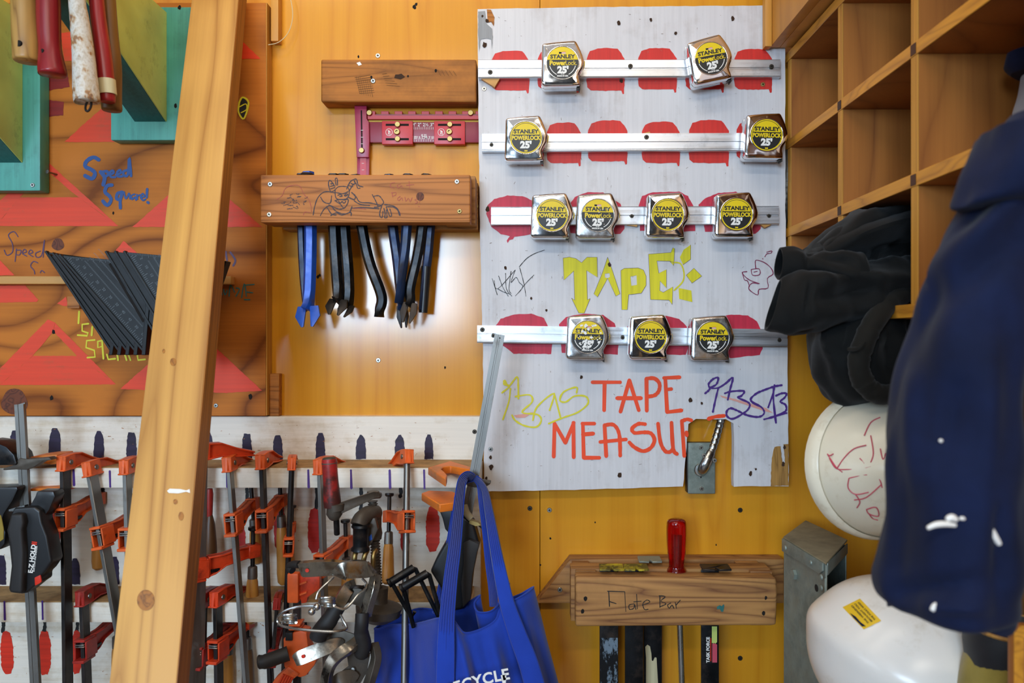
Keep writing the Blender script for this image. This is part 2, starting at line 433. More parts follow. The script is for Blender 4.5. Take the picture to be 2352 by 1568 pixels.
# ------------------------------------------------------------------ the room shell
XL, XR, YF, ZT = -2.6, 0.80, -4.6, 2.9
wall = MB().box(XL, XR, .014, .06, 0, ZT).build('wall_back', M['room_wood']); struct(wall)
for x0, x1 in ((XL, X(-247.5)), (X(-246.5), X(1239.6)), (X(1240.8), XR)):
    MB().box(x0, x1, 0, .0135, 0, ZT).build('plywood_panel', M['wall_ply'], wall, bevel=.0006, seg=1)
def screw(px, py, h, r, m, parent, cross=True):
    c = P(px, py, h)
    o = MB().lathe([(r, 0), (r, .0006), (r*.85, .0013), (0, .0014)], c, (0, -1, 0), 14).build('screw', m, parent)
    if cross:
        b = MB()
        for a in (.4, .4+PI/2):
            dx, dz = math.cos(a)*r*.55, math.sin(a)*r*.55; ex, ez = -math.sin(a)*r*.14, math.cos(a)*r*.14
            b.add([c+Vector((dx+ex, -.0017, dz+ez)), c+Vector((dx-ex, -.0017, dz-ez)), c+Vector((-dx-ex, -.0017, -dz-ez)), c+Vector((-dx+ex, -.0017, -dz+ez))], [(0, 1, 2, 3)])
        b.build('screw_slot', M['hole'], parent, flat=True)
    return o
def nail_holes(pts, h, parent, m='hole', r=4.0):
    b = MB()
    for p in pts:
        k = p[2] if len(p) > 2 else r
        b.pc.append((len(b.v), len(b.f))); b.add([P(p[0]+k*math.cos(a)*random.uniform(.6, 1), p[1]+k*math.sin(a)*random.uniform(.8, 1.4), h) for a in [2*PI*i/9 for i in range(9)]], [list(range(9))])
    b.each('nail_hole', M[m], parent)
for px, py, m in ((868, 128, 'cream_screw'), (869, 827, 'screw_zinc'), (1217, 1167, 'screw_dark'), (1262, 1171, 'screw_zinc'), (1700, 1171, 'screw_dark'), (1700, 1511, 'screw_dark'), (495, 930, 'screw_zinc')):
    if px != 495: screw(px, py, 0, .0046, M[m], wall)
nail_holes([(1022, 844, 3), (1264, 1236, 3), (1241, 1297, 2.5), (1645, 1251, 2), (823, 130, 3), (1367, 1199, 2), (952, 16, 5), (956, 10, 4), (730, 636), (735, 632, 3)], .0004, wall)
struct(MB().box(XL, XR, YF, 0.06, -.05, 0).build('floor', M['floor']))
struct(MB().box(XL, XR, YF, 0.06, ZT, ZT+.05).build('ceiling', M['ceiling']))
struct(MB().box(XR, XR+.05, YF, 0.06, 0, ZT).build('wall_right', M['room_wood']))
wl = MB().box(XL-.05, XL, YF, -2.6, 0, ZT).box(XL-.05, XL, -1.2, .06, 0, ZT).box(XL-.05, XL, -2.6, -1.2, 0, 1.1).box(XL-.05, XL, -2.6, -1.2, 2.4, ZT).build('wall_left', M['room_grey']); struct(wl)
wf = MB().box(XL, -1.6, YF-.05, YF, 0, ZT).box(-.3, XR, YF-.05, YF, 0, ZT).box(-1.6, -.3, YF-.05, YF, 0, 1.3).box(-1.6, -.3, YF-.05, YF, 2.25, ZT).build('wall_front', M['room_grey']); struct(wf)
w1 = MB().box(XL-.06, XL-.02, -2.6, -2.55, 1.1, 2.4).box(XL-.06, XL-.02, -1.25, -1.2, 1.1, 2.4).box(XL-.06, XL-.02, -2.55, -1.25, 1.1, 1.15).box(XL-.06, XL-.02, -2.55, -1.25, 2.35, 2.4).box(XL-.06, XL-.02, -1.92, -1.88, 1.15, 2.35).build('window_1', M['frame']); struct(w1)
MB().box(XL-.045, XL-.04, -2.55, -1.25, 1.15, 2.35).build('pane', M['glass'], w1)
w2 = MB().box(-1.6, -1.55, YF-.05, YF-.01, 1.3, 2.25).box(-.35, -.3, YF-.05, YF-.01, 1.3, 2.25).box(-1.55, -.35, YF-.05, YF-.01, 1.3, 1.35).box(-1.55, -.35, YF-.05, YF-.01, 2.2, 2.25).box(-.97, -.93, YF-.05, YF-.01, 1.35, 2.2).build('window_2', M['frame']); struct(w2)
MB().box(-1.55, -.35, YF-.035, YF-.03, 1.35, 2.2).build('pane', M['glass'], w2)
for k, (x, y, l) in enumerate(((-.25, -1.05, 1.3), (0, -2.65, 1.6))):
    t = thing('ceiling_light', ('long ceiling tube fixture just in front of the tool wall', 'longer ceiling tube fixture in the middle of the room')[k], 'ceiling light', (x, y, 2.9))
    MB().box(x-l/2, x+l/2, y-.09, y+.09, 2.78, 2.9).build('housing', M['tube_glow'], t, bevel=.01)

# ------------------------------------------------------------------ left: plywood panel with painted triangles
HP = .030
xr = X(611, HP)
pan = thing('tool_panel', 'brown plywood panel with painted red triangles, behind the leaning stud', 'panel', (xr-.5, 0, Z(955, HP)))
MB().box(-1.6, xr, -HP, -.002, Z(955, HP), 2.12).build('board', M['panel_ply'], pan, bevel=.001, seg=1)
MB().box(xr, xr+.0016, -HP, -.002, Z(954, HP), 2.12).build('edge_strip', M['ply_edge'], pan)
MB().box(xr+.002, X(641, .018), -.018, -.001, Z(955, .018), Z(858, .018)).build('batten', M['dark_wood'] if 0 else M['fir_block'], pan, bevel=.001, seg=1)
screw(496, 931, HP, .004, M['screw_zinc'], pan)
h = HP+.0004
q = lambda s, x0, y0, pts: [(x0+x/s, y0+y/s) for x, y in pts]
b = MB()
Z2 = lambda pts: q(3.136, 0, 460, pts); Z1 = lambda pts: q(3.267, 0, 0, pts)
b.poly(Z2([(345, 858), (395, 880), (385, 945), (235, 1120), (0, 1330), (0, 1210)]), h, .5)
b.poly(Z2([(395, 880), (835, 1325), (555, 1120), (385, 945)]), h, .5)
b.poly(Z2([(235, 1120), (555, 1120), (835, 1325), (0, 1330)]), h, .5)
b.poly([(103, 366), (272, 519), (180, 453), (108, 392)], h, .5); b.poly([(103, 366), (108, 392), (45, 453), (-10, 519), (-10, 470)], h, .5); b.poly([(45, 453), (180, 453), (272, 519), (-10, 519)], h, .5)
b.poly([(450, 392), (602, 521), (304, 521)], h, .6)
b.poly([(148, 326), (200, 278), (253, 232), (262, 326)], h, .6)
b.poly([(139, 75), (166, 74), (168, 140), (148, 140)], h, .6)
b.poly([(470, 10), (598, 135), (300, 135)], h, .6)
b.poly([(256, 587), (284, 553), (322, 587)], h, .6)
b.poly([(-10, 590), (0, 598), (33, 632), (-10, 632)], h, .5); b.poly([(-10, 655), (58, 655), (88, 688), (84, 693), (-10, 695)], h, .5)
b.poly([(131, 697), (152, 681), (156, 702), (148, 703)], h, .5)
b.poly([(440, 747), (602, 897), (520, 902), (276, 893)], h, .6)
b.each('painted_triangle', M['tri_red'], pan)
b = MB().poly([(98, 173), (155, 172), (160, 200), (104, 209)], h, .8).poly([(98, 228), (146, 234), (145, 265), (108, 268), (98, 262)], h, .8)
b.each('painted_patch', M['dull_red'], pan)
h2 = HP+.0007
b = MB()
for s, wd in (([(740, 1198), (700, 1180), (650, 1208), (640, 1248), (690, 1275), (713, 1302), (690, 1340), (638, 1318)], 22), ([(755, 1290), (785, 1330), (775, 1385)], 22), ([(760, 1292), (800, 1285), (813, 1310), (780, 1328)], 16),
              ([(815, 1310), (850, 1300), (848, 1280), (826, 1292), (832, 1326), (866, 1328)], 13), ([(872, 1310), (906, 1297), (900, 1275), (880, 1292), (884, 1322), (920, 1322)], 13), ([(960, 1275), (927, 1287), (930, 1315), (960, 1308), (970, 1185), (983, 1320)], 15),
              ([(840, 1388), (803, 1395), (788, 1440), (820, 1470), (833, 1502), (805, 1540), (772, 1508)], 20), ([(915, 1440), (882, 1452), (875, 1490), (903, 1492), (916, 1445), (902, 1500), (903, 1560)], 18),
              ([(930, 1440), (945, 1490), (968, 1450), (975, 1490)], 10), ([(1010, 1457), (986, 1467), (990, 1495), (1013, 1478), (1020, 1500)], 10), ([(1027, 1460), (1030, 1500), (1032, 1472), (1050, 1462)], 10),
              ([(1055, 1484), (1083, 1472), (1070, 1452), (1056, 1478), (1072, 1502), (1090, 1494)], 10), ([(1104, 1418), (1100, 1480)], 14), ([(1108, 1517), (1113, 1521)], 16)):
    b.stroke(Z1(s), wd/2.45, h2)
b.build('brush_lettering', M['blue_ink'], pan, flat=True)
b = MB()
for s in ([(130, 262), (100, 225), (60, 250), (88, 310), (90, 370), (50, 395), (30, 358)], [(118, 350), (108, 440)], [(115, 360), (150, 360), (140, 392), (115, 390)], [(160, 380), (190, 370), (175, 352), (160, 380), (192, 402)], [(205, 385), (236, 375), (220, 356), (205, 382), (237, 405)], [(290, 365), (256, 382), (265, 410), (300, 392), (320, 285), (310, 410)], [(272, 450), (240, 440), (220, 472), (245, 505), (250, 530)], [(290, 520), (300, 505), (320, 520)]):
    b.stroke(Z2(s), 2.2, h2)
b.build('marker_lettering', M['violet_ink'], pan, flat=True); b = MB()
for s in ([(1625, 370), (1635, 430)], [(1660, 375), (1695, 430), (1680, 470)], [(1610, 460), (1605, 490)]): b.stroke(Z2(s), 4.5, h2)
b.build('marker_lettering', M['violet_ink'], pan, flat=True)
b = MB()
for s in ([(570, 800), (565, 885)], [(637, 888), (592, 893), (592, 940), (635, 955), (628, 975), (560, 970)], [(665, 910), (660, 972)], [(682, 1005), (625, 1010), (620, 1060), (680, 1080), (685, 1128), (630, 1132)], [(735, 1010), (705, 1015), (705, 1060), (735, 1052), (735, 1012), (745, 1140)], [(770, 1110), (780, 1145), (830, 1140)], [(845, 1110), (850, 1150)], [(900, 1112), (912, 1150)], [(925, 1110), (940, 1150)], [(990, 1118), (995, 1150), (1045, 1145)]):
    b.stroke(Z2(s), 4.2, h2, curve=False)
b.build('yellow_lettering', M['yellow_marker'], pan, flat=True)
b = MB()
for s in ([(1570, 690), (1590, 640), (1600, 680)], [(1610, 640), (1620, 680), (1635, 650)], [(1650, 690), (1660, 610), (1690, 660)], [(1700, 630), (1725, 640), (1700, 690)], [(1740, 700), (1760, 600), (1775, 690)], [(1770, 610), (1830, 605)], [(1760, 715), (1800, 715)], [(1780, 660), (1820, 665)]):
    b.stroke(Z2(s), 2.6, h2)
b.build('green_scribble', M['teal_dark'], pan, flat=True)
b = MB()
for s in ([(1795, 770), (1820, 730), (1865, 770), (1830, 890), (1790, 840), (1795, 770)],): b.stroke(q(3.267, 0, 0, s), 4, h2)
b.stroke(q(3.267, 0, 0, [(1800, 800), (1845, 780), (1850, 820), (1810, 845)]), 2.5, h2+.0004)
b.build('lime_scribble', M['yellow_marker'], pan, flat=True)
b = MB().poly(q(3.267, 0, 0, [(1805, 745), (1830, 735), (1862, 772), (1850, 800), (1858, 830), (1828, 885), (1800, 862), (1790, 830), (1802, 800)]), h2-.0001, .5); b.build('dark_scribble', M['black'], pan, flat=True)
M['knot'] = wood('knot_wood', '6d3518', '35170a', 'Y', ring=14, amt=.6, across=25, along=25, rough=.6)
for px, py, r in ((33, 922, 30), (133, 561, 14)):
    MB().poly([(px+r*math.cos(a)*(1+.1*math.sin(3*a)), py+r*math.sin(a)) for a in [2*PI*i/24 for i in range(24)]], h).build('knot', M['knot'], pan, flat=True)
nail_holes([(118, 914, 5), (260, 489, 3), (123, 762, 5), (575, 910, 6), (412, 536, 3)], h2, pan)
nl = MB().lathe([(.0016, 0), (.0016, .02), (.0035, .0205), (.0035, .022)], P(131, 401, HP), (-.25, -1, .05), 10); nl.build('nail', M['steel'], pan)

# ledge strip that carries the squares
yl = .05
led = MB().box(-1.6, X(530, yl), -yl, -HP, Z(652, yl), Z(634, yl)).build('ledge_strip', M['pine_x'], bevel=.0012)
tag(led, 'thin pale pine strip on the brown panel, under the black squares', 'strip')
blk = MB().box(X(154, .042), X(182, .042), -.042, -HP, Z(708, .042), Z(680, .042)).build('wood_block', M['fir_rack'], bevel=.001)
tag(blk, 'small square wood block behind the left fan of black squares', 'block')

# black speed squares, fanned in two stacks
def square(A, B, Cc, hf, label, marks, group):
    a, bb, c = P(*A, hf), P(*B, hf), P(*Cc, hf)
    t = thing('speed_square', label, 'square', c, (0, 0, 0), group)
    MB().prism([a, bb, c], (0, .0032, 0)).build('plate', M['square'], t, bevel=.0006, seg=1)
    e = (bb-c).normalized(); n = Vector((1, 0, 0))
    MB().prism([c-n*.0035+Vector((0, -.0085, 0)), c+n*.0035+Vector((0, -.0085, 0)), c+n*.0035+Vector((0, .0115, 0)), c-n*.0035+Vector((0, .0115, 0))], bb-c).build('fence', M['square'], t, bevel=.0008, seg=1)
    # thick ribbed hypotenuse edge
    hy = c-a; nn = Vector((hy.z, 0, -hy.x)).normalized()
    rb = MB().prism([a+Vector((0, -.002, 0)), a+nn*-.004+Vector((0, -.002, 0)), a+nn*-.004+Vector((0, .006, 0)), a+Vector((0, .006, 0))], hy*.97)
    rb.build('edge_rib', M['square'], t, bevel=.0005, seg=1)
    if marks:
        m = MB(); L = hy.length; u = hy.normalized(); vv = Vector((-u.z, 0, u.x))
        if vv.x < 0: vv = -vv
        def tick(p, d, l, w_=.00035):
            s_ = Vector((-d.z, 0, d.x))*w_; o = Vector((0, -.0003, 0))
            m.add([p-s_+o, p+s_+o, p+d*l+s_+o, p+d*l-s_+o], [(0, 1, 2, 3)])
        for k in range(4, 60):
            p = a+u*(L*k/62)+vv*.006; tick(p, vv, .009 if k % 5 == 0 else .0045)
        ab = (bb-a).normalized(); dn = Vector((ab.z, 0, -ab.x)); dn = dn if dn.z < 0 else -dn
        for k in range(3, 64): tick(a+ab*((bb-a).length*k/64), dn, .006 if k % 4 == 0 else .0035, .00025)
        for r0 in (.026, .036, .046, .056):
            for k in range(int(60*(1-r0*5.5))):
                p = a+u*(L*(.16+.78*k/60))+vv*r0
                if (p-c).dot(e) > 0 and p.x < c.x-.008: tick(p, (u*.8+vv*.6), .0035, .00025)
        for k, s_ in enumerate(('5', '10', '15', '20', '25', '30', '35', '40', '45', '50', '55')):
            g = text_geo(s_, .0062); p0 = a+u*(L*(.12+.075*k))+vv*.0195+Vector((0, -.0003, 0))
            m.text(g, lambda x, y: p0+u*x*1+(-vv)*(-y)*-1)
        m.build('engraved_scale', M['square_mark'], t, flat=True)['kind'] = 'stuff'
        s0, s1 = a+u*(L*.30)+vv*.055, a+u*(L*.80)+vv*.034
        d = (s1-s0).normalized(); nv = Vector((-d.z, 0, d.x))*.0022; o = Vector((0, -.0004, 0))
        MB().add([s0-nv+o, s1-nv+o, s1+nv+o, s0+nv+o], [(0, 1, 2, 3)]).build('slot', M['hole'], t, flat=True)
    return t
for i in range(5):
    k = 4-i
    square((135-8*k, 586-2*k+(6 if k == 3 else 0)), (352-14*k, 604), (335-19*k, 815), .168-.02*k,
           'black steel square at the front of the left fan, its scale visible' if k == 0 else (('', 'second black square from the front of the left fan, seen edge-on', 'middle black square of the left fan, seen edge-on', 'fourth black square from the front of the left fan, seen edge-on', 'rearmost black square of the left fan, at its far left')[k]), k == 0, 'black squares in the left fan')
for i in range(3):
    k = 2-i
    square((283-21*k, 578), (520-14*k, 600), (440-24*k, 830), .215-.02*k,
           ('purple-tinged black square, front of the right stack beside the stud', 'black square in the middle of the right stack beside the stud', 'rearmost black square of the right stack beside the stud')[k], k == 0, 'black squares in the right stack')

# leaning stud
p0, p1 = Vector((-.473+.007, -.53-.445+.03, 0)), Vector((-.556-.004, -.081, 2.14))
p0 = Vector((-.385, -.988, 0)); p1 = Vector((-.5597, -.081, 2.14))
L = (p1-p0).length; zax = (p1-p0).normalized(); xax = Vector((1, 0, 0)); xax = (xax-zax*xax.dot(zax)).normalized(); yax = zax.cross(xax)
st = MB().box(-.041, .041, 0, .038, 0, L).build('wood_stud', M['pine'], bevel=.003, seg=2)
st.matrix_world = Matrix((xax, yax, zax)).transposed().to_4x4(); st.location = p0
sd = MB().box(.0405, .0416, .001, .037, 0, L).build('side_face', M['stud_side'], None); sd.parent = st
tag(st, 'long pale pine stud leaning diagonally in the foreground', 'stud')
def on_stud(px, py):
    # photo pixel -> stud front face local coordinates
    o = Vector((0, -DW, CZ)); d = P(px, py, .5)-o
    k = (p0-o).dot(yax)/d.dot(yax); r = o+d*k-p0
    return Vector((r.dot(xax), -.0006, r.dot(zax)))
b = MB()
for pts in ([(384, 1127), (390, 1122), (415, 1123), (428, 1126), (436, 1123), (437, 1132), (428, 1129), (410, 1133), (388, 1132)],):
    b.add([on_stud(*p) for p in pts], [list(range(len(pts)))])
dab = b.build('paint_dab', M['white_print'], None, flat=True); dab.parent = st
M['pine_knot'] = wood('pine_knot', 'b3742c', '6e431c', 'Y', ring=10, amt=.5, across=40, along=40, rough=.5)
for px, py, rx, ry in ((335, 1378, 20, 24), (398, 831, 7, 9), (376, 806, 3, 5), (403, 1152, 5, 6), (416, 1185, 6, 10)):
    kn = MB().add([on_stud(px+rx*math.cos(a), py+ry*math.sin(a)) for a in [2*PI*i/20 for i in range(20)]], [list(range(20))]).build('knot', M['pine_knot'], None, flat=True); kn.parent = st

# green shelf brackets
def bracket(x0, x1, ybot, gx0, gx1, zb, slope, label):
    hb = .06; t = thing('shelf_bracket', label, 'bracket', ((gx0+gx1)/2, -.03, Z(ybot, hb)))
    MB().box(x0, x1, -hb, -HP-.001, Z(ybot, hb), 2.10).build('back_board', M['teal'], t, bevel=.003)
    prof = [(hb, zb), (hb, 2.09), (.52, 2.09), (.52, min(2.085, zb+slope*(.52-hb)))]
    pr = MB().prism([(gx1, -y, z) for y, z in prof], (-.002, 0, 0)); pr.build('cheek', M['lime'], t, bevel=.0006, seg=1)
    MB().prism([(gx0, -y, z) for y, z in prof], (gx1-gx0-.002, 0, 0)).build('brace', M['teal_dark'], t, bevel=.001, seg=1)
    return t
br = bracket(X(254, .06), X(445, .06), 322, -.717, -.6586, 1.892, .42, 'turquoise and lime shelf bracket beside the leaning stud')
for px, py in ((412, 17), (403, 243)): nail_holes([(px, py, 5)], .0605, br)
br = bracket(-1.12, X(92, .06), 438, -.98, -.919, 1.818, .5, 'turquoise and lime shelf bracket at the left edge of the frame')
screw(75, 425, .06, .004, M['screw_zinc'], br)
sh = thing('hammer_shelf', 'green two-board shelf above the frame, carried by the brackets', 'shelf', (-.78, -.3, 2.09))
MB().box(-1.15, -.56, -.44, -.41, 2.092, 2.11).build('front_board', M['teal'], sh, bevel=.002)
MB().box(-1.15, -.56, -.315, -.285, 2.092, 2.11).build('rear_board', M['teal'], sh, bevel=.002)

# hammers hanging by their heads
def hammer(label, hh, pts, mat_, group=None, head='steel_dark'):
    """pts: (px, py, half width px) from the bottom of the handle upwards"""
    c0 = P(pts[0][0], pts[0][1], hh); s = S(hh)
    t = thing('hammer', label, 'hammer', P(pts[-1][0], -250, hh))
    path = [P(p[0], p[1], hh) for p in pts]; top = P(pts[-1][0]-3, -420, hh); path += [top]
    rr = [p[2]*s for p in pts]+[pts[-1][2]*s*.8]
    sm = smooth([tuple(p)+(r,) for p, r in zip(path, rr)], 5)
    z0_ = sm[0]; sm = [Vector((z0_.x, z0_.y, z0_.z-.0030, z0_[3]*.90)), Vector((z0_.x, z0_.y, z0_.z-.0022, z0_[3]*.96))]+sm
    sec = [(math.cos(2*PI*i/20), math.sin(2*PI*i/20)) for i in range(20)]
    MB().sweep([Vector(v[:3]) for v in sm], sec, [(v[3]*1.0, v[3]*1.0) for v in sm]).build('handle', mat_, t, sharp=50)
    z = 2.125
    MB().lathe([(.013, -.06), (.016, -.055), (.016, -.035), (.011, -.02), (.015, 0), (.014, .02), (.01, .05), (.005, .085)], (top.x, -hh, z+.012), (0, 1, .05), 14).build('head', M[head], t)
    return t, path, s
ht, pa, s = hammer('light oak hammer handle with a drilled hole, leftmost of the hanging hammers', .36, [(63, 137, 30), (62, 100, 30.5), (59, 50, 29.5), (58, 0, 29), (56, -120, 24)], M['hammer_wood'])
MB().lathe([(.0045, 0), (.0045, .003)], P(47, 101, .3765), (-.4, -1, 0), 14).build('hang_hole', M['hole'], ht)
ht, pa, s = hammer('glossy dark red hammer handle with flared end, hanging beside the oak one', .36, [(121, 168, 30), (119, 155, 29), (115, 110, 24), (112, 60, 25), (111, 0, 25), (110, -120, 20)], M['hammer_red'])
MB().lathe([(.003, 0), (.003, .003)], P(101, 118, .373), (-.5, -1, 0), 12).build('hang_hole', M['hole'], ht)
ht, pa, s = hammer('paint-splattered hammer handle with a screw eye in its end', .375, [(200, 229, 28), (198, 215, 28), (192, 130, 24), (182, 40, 20), (177, 0, 18), (172, -120, 16)], M['splatter'])
ring = [P(203, 243, .375)+Vector((.0055*math.sin(a)*.7, .003*math.cos(a), .0085*math.cos(a))) for a in [2*PI*i/20 for i in range(20)]]
MB().tube(ring+[ring[0]], .0016, 8).build('screw_eye', M['steel_dark'], ht)
ht, pa, s = hammer('red and white painted hammer handle, behind the splattered one', .345, [(247, 230, 17), (245, 200, 18), (238, 130, 18), (228, 60, 17), (222, 0, 16), (214, -120, 15)], M['hammer_red'])
MB().tube([P(246.5, 218, .345), P(243.5, 184, .345)], .0182*1.08*.6+.0010, 20).build('white_band', M['cream_paint'], ht)
hammer('dark brown hammer handle, rearmost of the hanging hammers', .32, [(257, 250, 22), (256, 225, 22), (259, 150, 19), (252, 60, 17), (244, -120, 15)], M['hammer_brown'])

# wood scrap and wire loop at the top beside the panel
o = MB().box(X(623, .02), X(640, .02), -.022, -.001, Z(95, .02), 2.15).build('wood_scrap', M['osb'], bevel=.001); tag(o, 'narrow yellow wood scrap tucked beside the brown panel at the top', 'scrap')
o = MB().tube(smooth([P(616, 103, .033), P(640, 97, .03), P(662, 75, .022), P(672, 40, .02), P(668, 0, .02), P(655, -40, .02), P(640, -60, .005)], 6), .0007, 6).build('wire_loop', M['string']); tag(o, 'thin pale wire loop curling out beside the brown panel', 'wire')

# ------------------------------------------------------------------ middle: rasped block, jig, cat's paw rack
HB = .042
t = thing('wood_block', 'rough brown block scarred by a rasp, above the red jig', 'block', P(917, 240, .02))
MB().box(X(737, HB), X(1094, HB), -HB, -.001, Z(234, HB), Z(136, HB)).build('body', M['fir_block'], t, bevel=.004, seg=3)
b = MB()
for k in range(9): b.stroke([(815+k*1.5, 178+k*4.5), (850+k*1.2, 172+k*5)], 1.1, HB+.0005, jit=.3, curve=False)
for k in range(7): b.stroke([(818+k*5, 175+k*1.2), (826+k*5, 215+k*1.2)], .9, HB+.0005, jit=.3, curve=False)
for k in range(6): b.stroke([(878+k*2, 170+k*5), (888+k*6, 168+k*6)], 1, HB+.0005, jit=.3, curve=False)
for k in range(5): b.stroke([(1005+k*9, 160+k*.8), (1012+k*9, 173)], 1, HB+.0005, jit=.3, curve=False)
b.build('rasp_marks', M['rasp'], t, flat=True)['kind'] = 'stuff'
MB().poly([(908, 171), (922, 169), (930, 176), (920, 182), (906, 179)], HB+.0006, .8).build('knot', M['brown_hole'], t, flat=True)
MB().poly([(819, 145), (826, 142), (831, 148), (824, 151)], HB+.0006, .8).build('paint_fleck', M['white_print'], t, flat=True)
nail_holes([(853, 177, 3.5), (1001, 162, 4), (937, 175, 2.5)], HB+.0006, t)
screw(857, 186, HB, .0045, M['screw_zinc'], t); 

t = thing('hinge_jig', 'red routing jig with brass knobs, under the rasped block', 'jig', P(900, 330, .005))
h0 = .014
def bxp(x0, x1, y0, y1, hb, hf): return MB().box(X(x0, hf), X(x1, hf), -hf, -hb, Z(y1, hf), Z(y0, hf))
bxp(846, 1112, 280, 327, .004, .012).build('plate', M['jig_dark'], t, bevel=.0012)
bxp(846, 1112, 273, 280, .004, .0105).build('edge_strip', M['gold'], t)
a = MB().prism([P(*p, .018) for p in [(814, 243), (842, 243), (842, 272), (847, 280), (848, 326), (847, 361), (819, 361)]], (0, .012, 0)); a.build('arm', M['jig_pink'], t, bevel=.001)
bxp(820, 848, 361, 420, .004, .012).build('arm_extension', M['jig_pink'], t, bevel=.001)
bxp(827, 841, 361, 420, .011, .0128).build('inset_strip', M['jig_red'], t)
MB().prism([P(*p, .0183) for p in [(828.5, 253), (831.5, 253), (833, 339), (829.5, 339)]], (0, .0005, 0)).build('slot', M['hole'], t)
nb = [(844, 274), (844, 254), (860, 254)]; x = 861
pts = [(844, 274), (844, 255)]
for k in range(8):
    x = 862+k*31; pts += [(x, 255), (x, 263), (x+13, 263), (x+13, 255)]
pts += [(1112, 255), (1112, 274)]
MB().prism([P(*p, .017) for p in pts], (0, .011, 0)).build('notched_rail', M['jig_red'], t, bevel=.0006, seg=1)
bxp(862, 1100, 262.5, 265, .006, .0171).build('notch_floor', M['jig_dark'], t)
def knob(px, py, r, hf, hole=False, parent=t):
    k = MB().lathe([(r, 0), (r, .003), (r*.85, .0045), (r*.45 if hole else 0, .0045)]+([(r*.4, .001)] if hole else []), P(px, py, hf), (0, -1, 0), 18).build('knob', M['brass'], parent)
for px, py, hf in ((849, 260, .017), (1081, 260, .017), (831, 346, .018)): knob(px, py, .0052, hf)
for x0 in (877, 997):
    cx = x0+35
    cr = bxp(x0, x0+71, 277.5, 331, .004, .0175).build('carriage', M['jig_red'], t, bevel=.0012)
    for y in (286.5, 319.5):
        MB().prism([P(cx-26, y-2.4, .0178), P(cx+27, y-2.4, .0178), P(cx+27, y+2.4, .0178), P(cx-26, y+2.4, .0178)], (0, .0004, 0)).build('slot', M['hole'], cr)
        knob(cx+1.5, y, .0052, .0175, parent=cr)
    knob(cx, 303, .0058, .0175, True, cr)
    b = MB(); rg = [(x0+16.5+7.5*math.cos(a), 303.5+8*math.sin(a)) for a in [2*PI*i/18 for i in range(19)]]; b.stroke(rg, .9, .0180, curve=False)
    b.stroke([(x0+15, 308), (x0+16.5, 300)], 1.6, .0180, curve=False); b.stroke([(x0+14, 300), (x0+19, 302)], 1.6, .0180, curve=False); b.stroke([(x0+18.5, 309), (x0+18.5, 303)], 1.4, .0180, curve=False)
    b.build('emblem', M['white_print'], cr, flat=True)
b = MB()
for k in range(12): b.stroke([(951+k*4, 297), (951+k*4, 292 if k % 3 else 289.5)], .7, .0124, curve=False)
for k in range(9): b.stroke([(951+k*5.5, 325), (951+k*5.5, 321 if k % 3 else 318)], .7, .0124, curve=False)
for s_, px, py, sz in (('2" 2½ 3"', 978, 286.5, .0085), ('4"', 952, 286, .0075), ('8,35', 974, 311, .006), ('10', 951, 316, .0075), ('7.5 CM 7.5', 975, 316.5, .0072), ('1', 996, 316, .0072)):
    c = P(px, py, .0124); b.text(text_geo(s_, sz, .0001), lambda x, y: c+Vector((x, 0, y)))
for y in (253+46, 315, 330): b.stroke([(829, y), (834, y)], .9, .0186, curve=False)
for y in (375, 390): b.stroke([(831, y), (836, y)], .9, .0131, curve=False)
b.build('printed_scale', M['white_print'], t, flat=True)['kind'] = 'stuff'

# rack for nail pullers, with a marker drawing
HR = .12
rk = thing('bar_rack', 'wooden bar rack with a horned figure drawn in marker', 'rack', P(838, 515, .05))
MB().box(X(598, HR), X(1080, HR), -HR, -.083, Z(511, HR), Z(401, HR)).build('front_board', M['fir_rack'], rk, bevel=.0025, seg=3)
MB().box(X(612, .083), X(1091, .083), -.0828, -.041, Z(517, .083), Z(404, .083)).box(0, 0, 0, 0, 0, 0) if 0 else None
for x0, x1 in ((612, 672), (1022, 1092)):
    MB().box(X(x0, .083), X(x1, .083), -.0828, -.041, Z(514, .083), Z(404, .083)).build('spacer', M['fir_flat'], rk, bevel=.0015)
MB().box(X(650, .04), X(1098, .04), -.0408, -.001, Z(527, .04), Z(420, .04)).build('back_board', M['fir_flat'], rk, bevel=.0015)
screw(1094, 474, .041, .004, M['brass'], rk)
for px, py, m in ((620.5, 423, 'screw_zinc'), (618.5, 492.5, 'cream_screw'), (1049.5, 417, 'screw_zinc'), (1055.5, 485, 'brass')): screw(px, py, HR, .0042, M[m], rk)
Z3 = lambda pts: q(3.646, 580, 370, pts)
h = HR+.0004; b = MB()
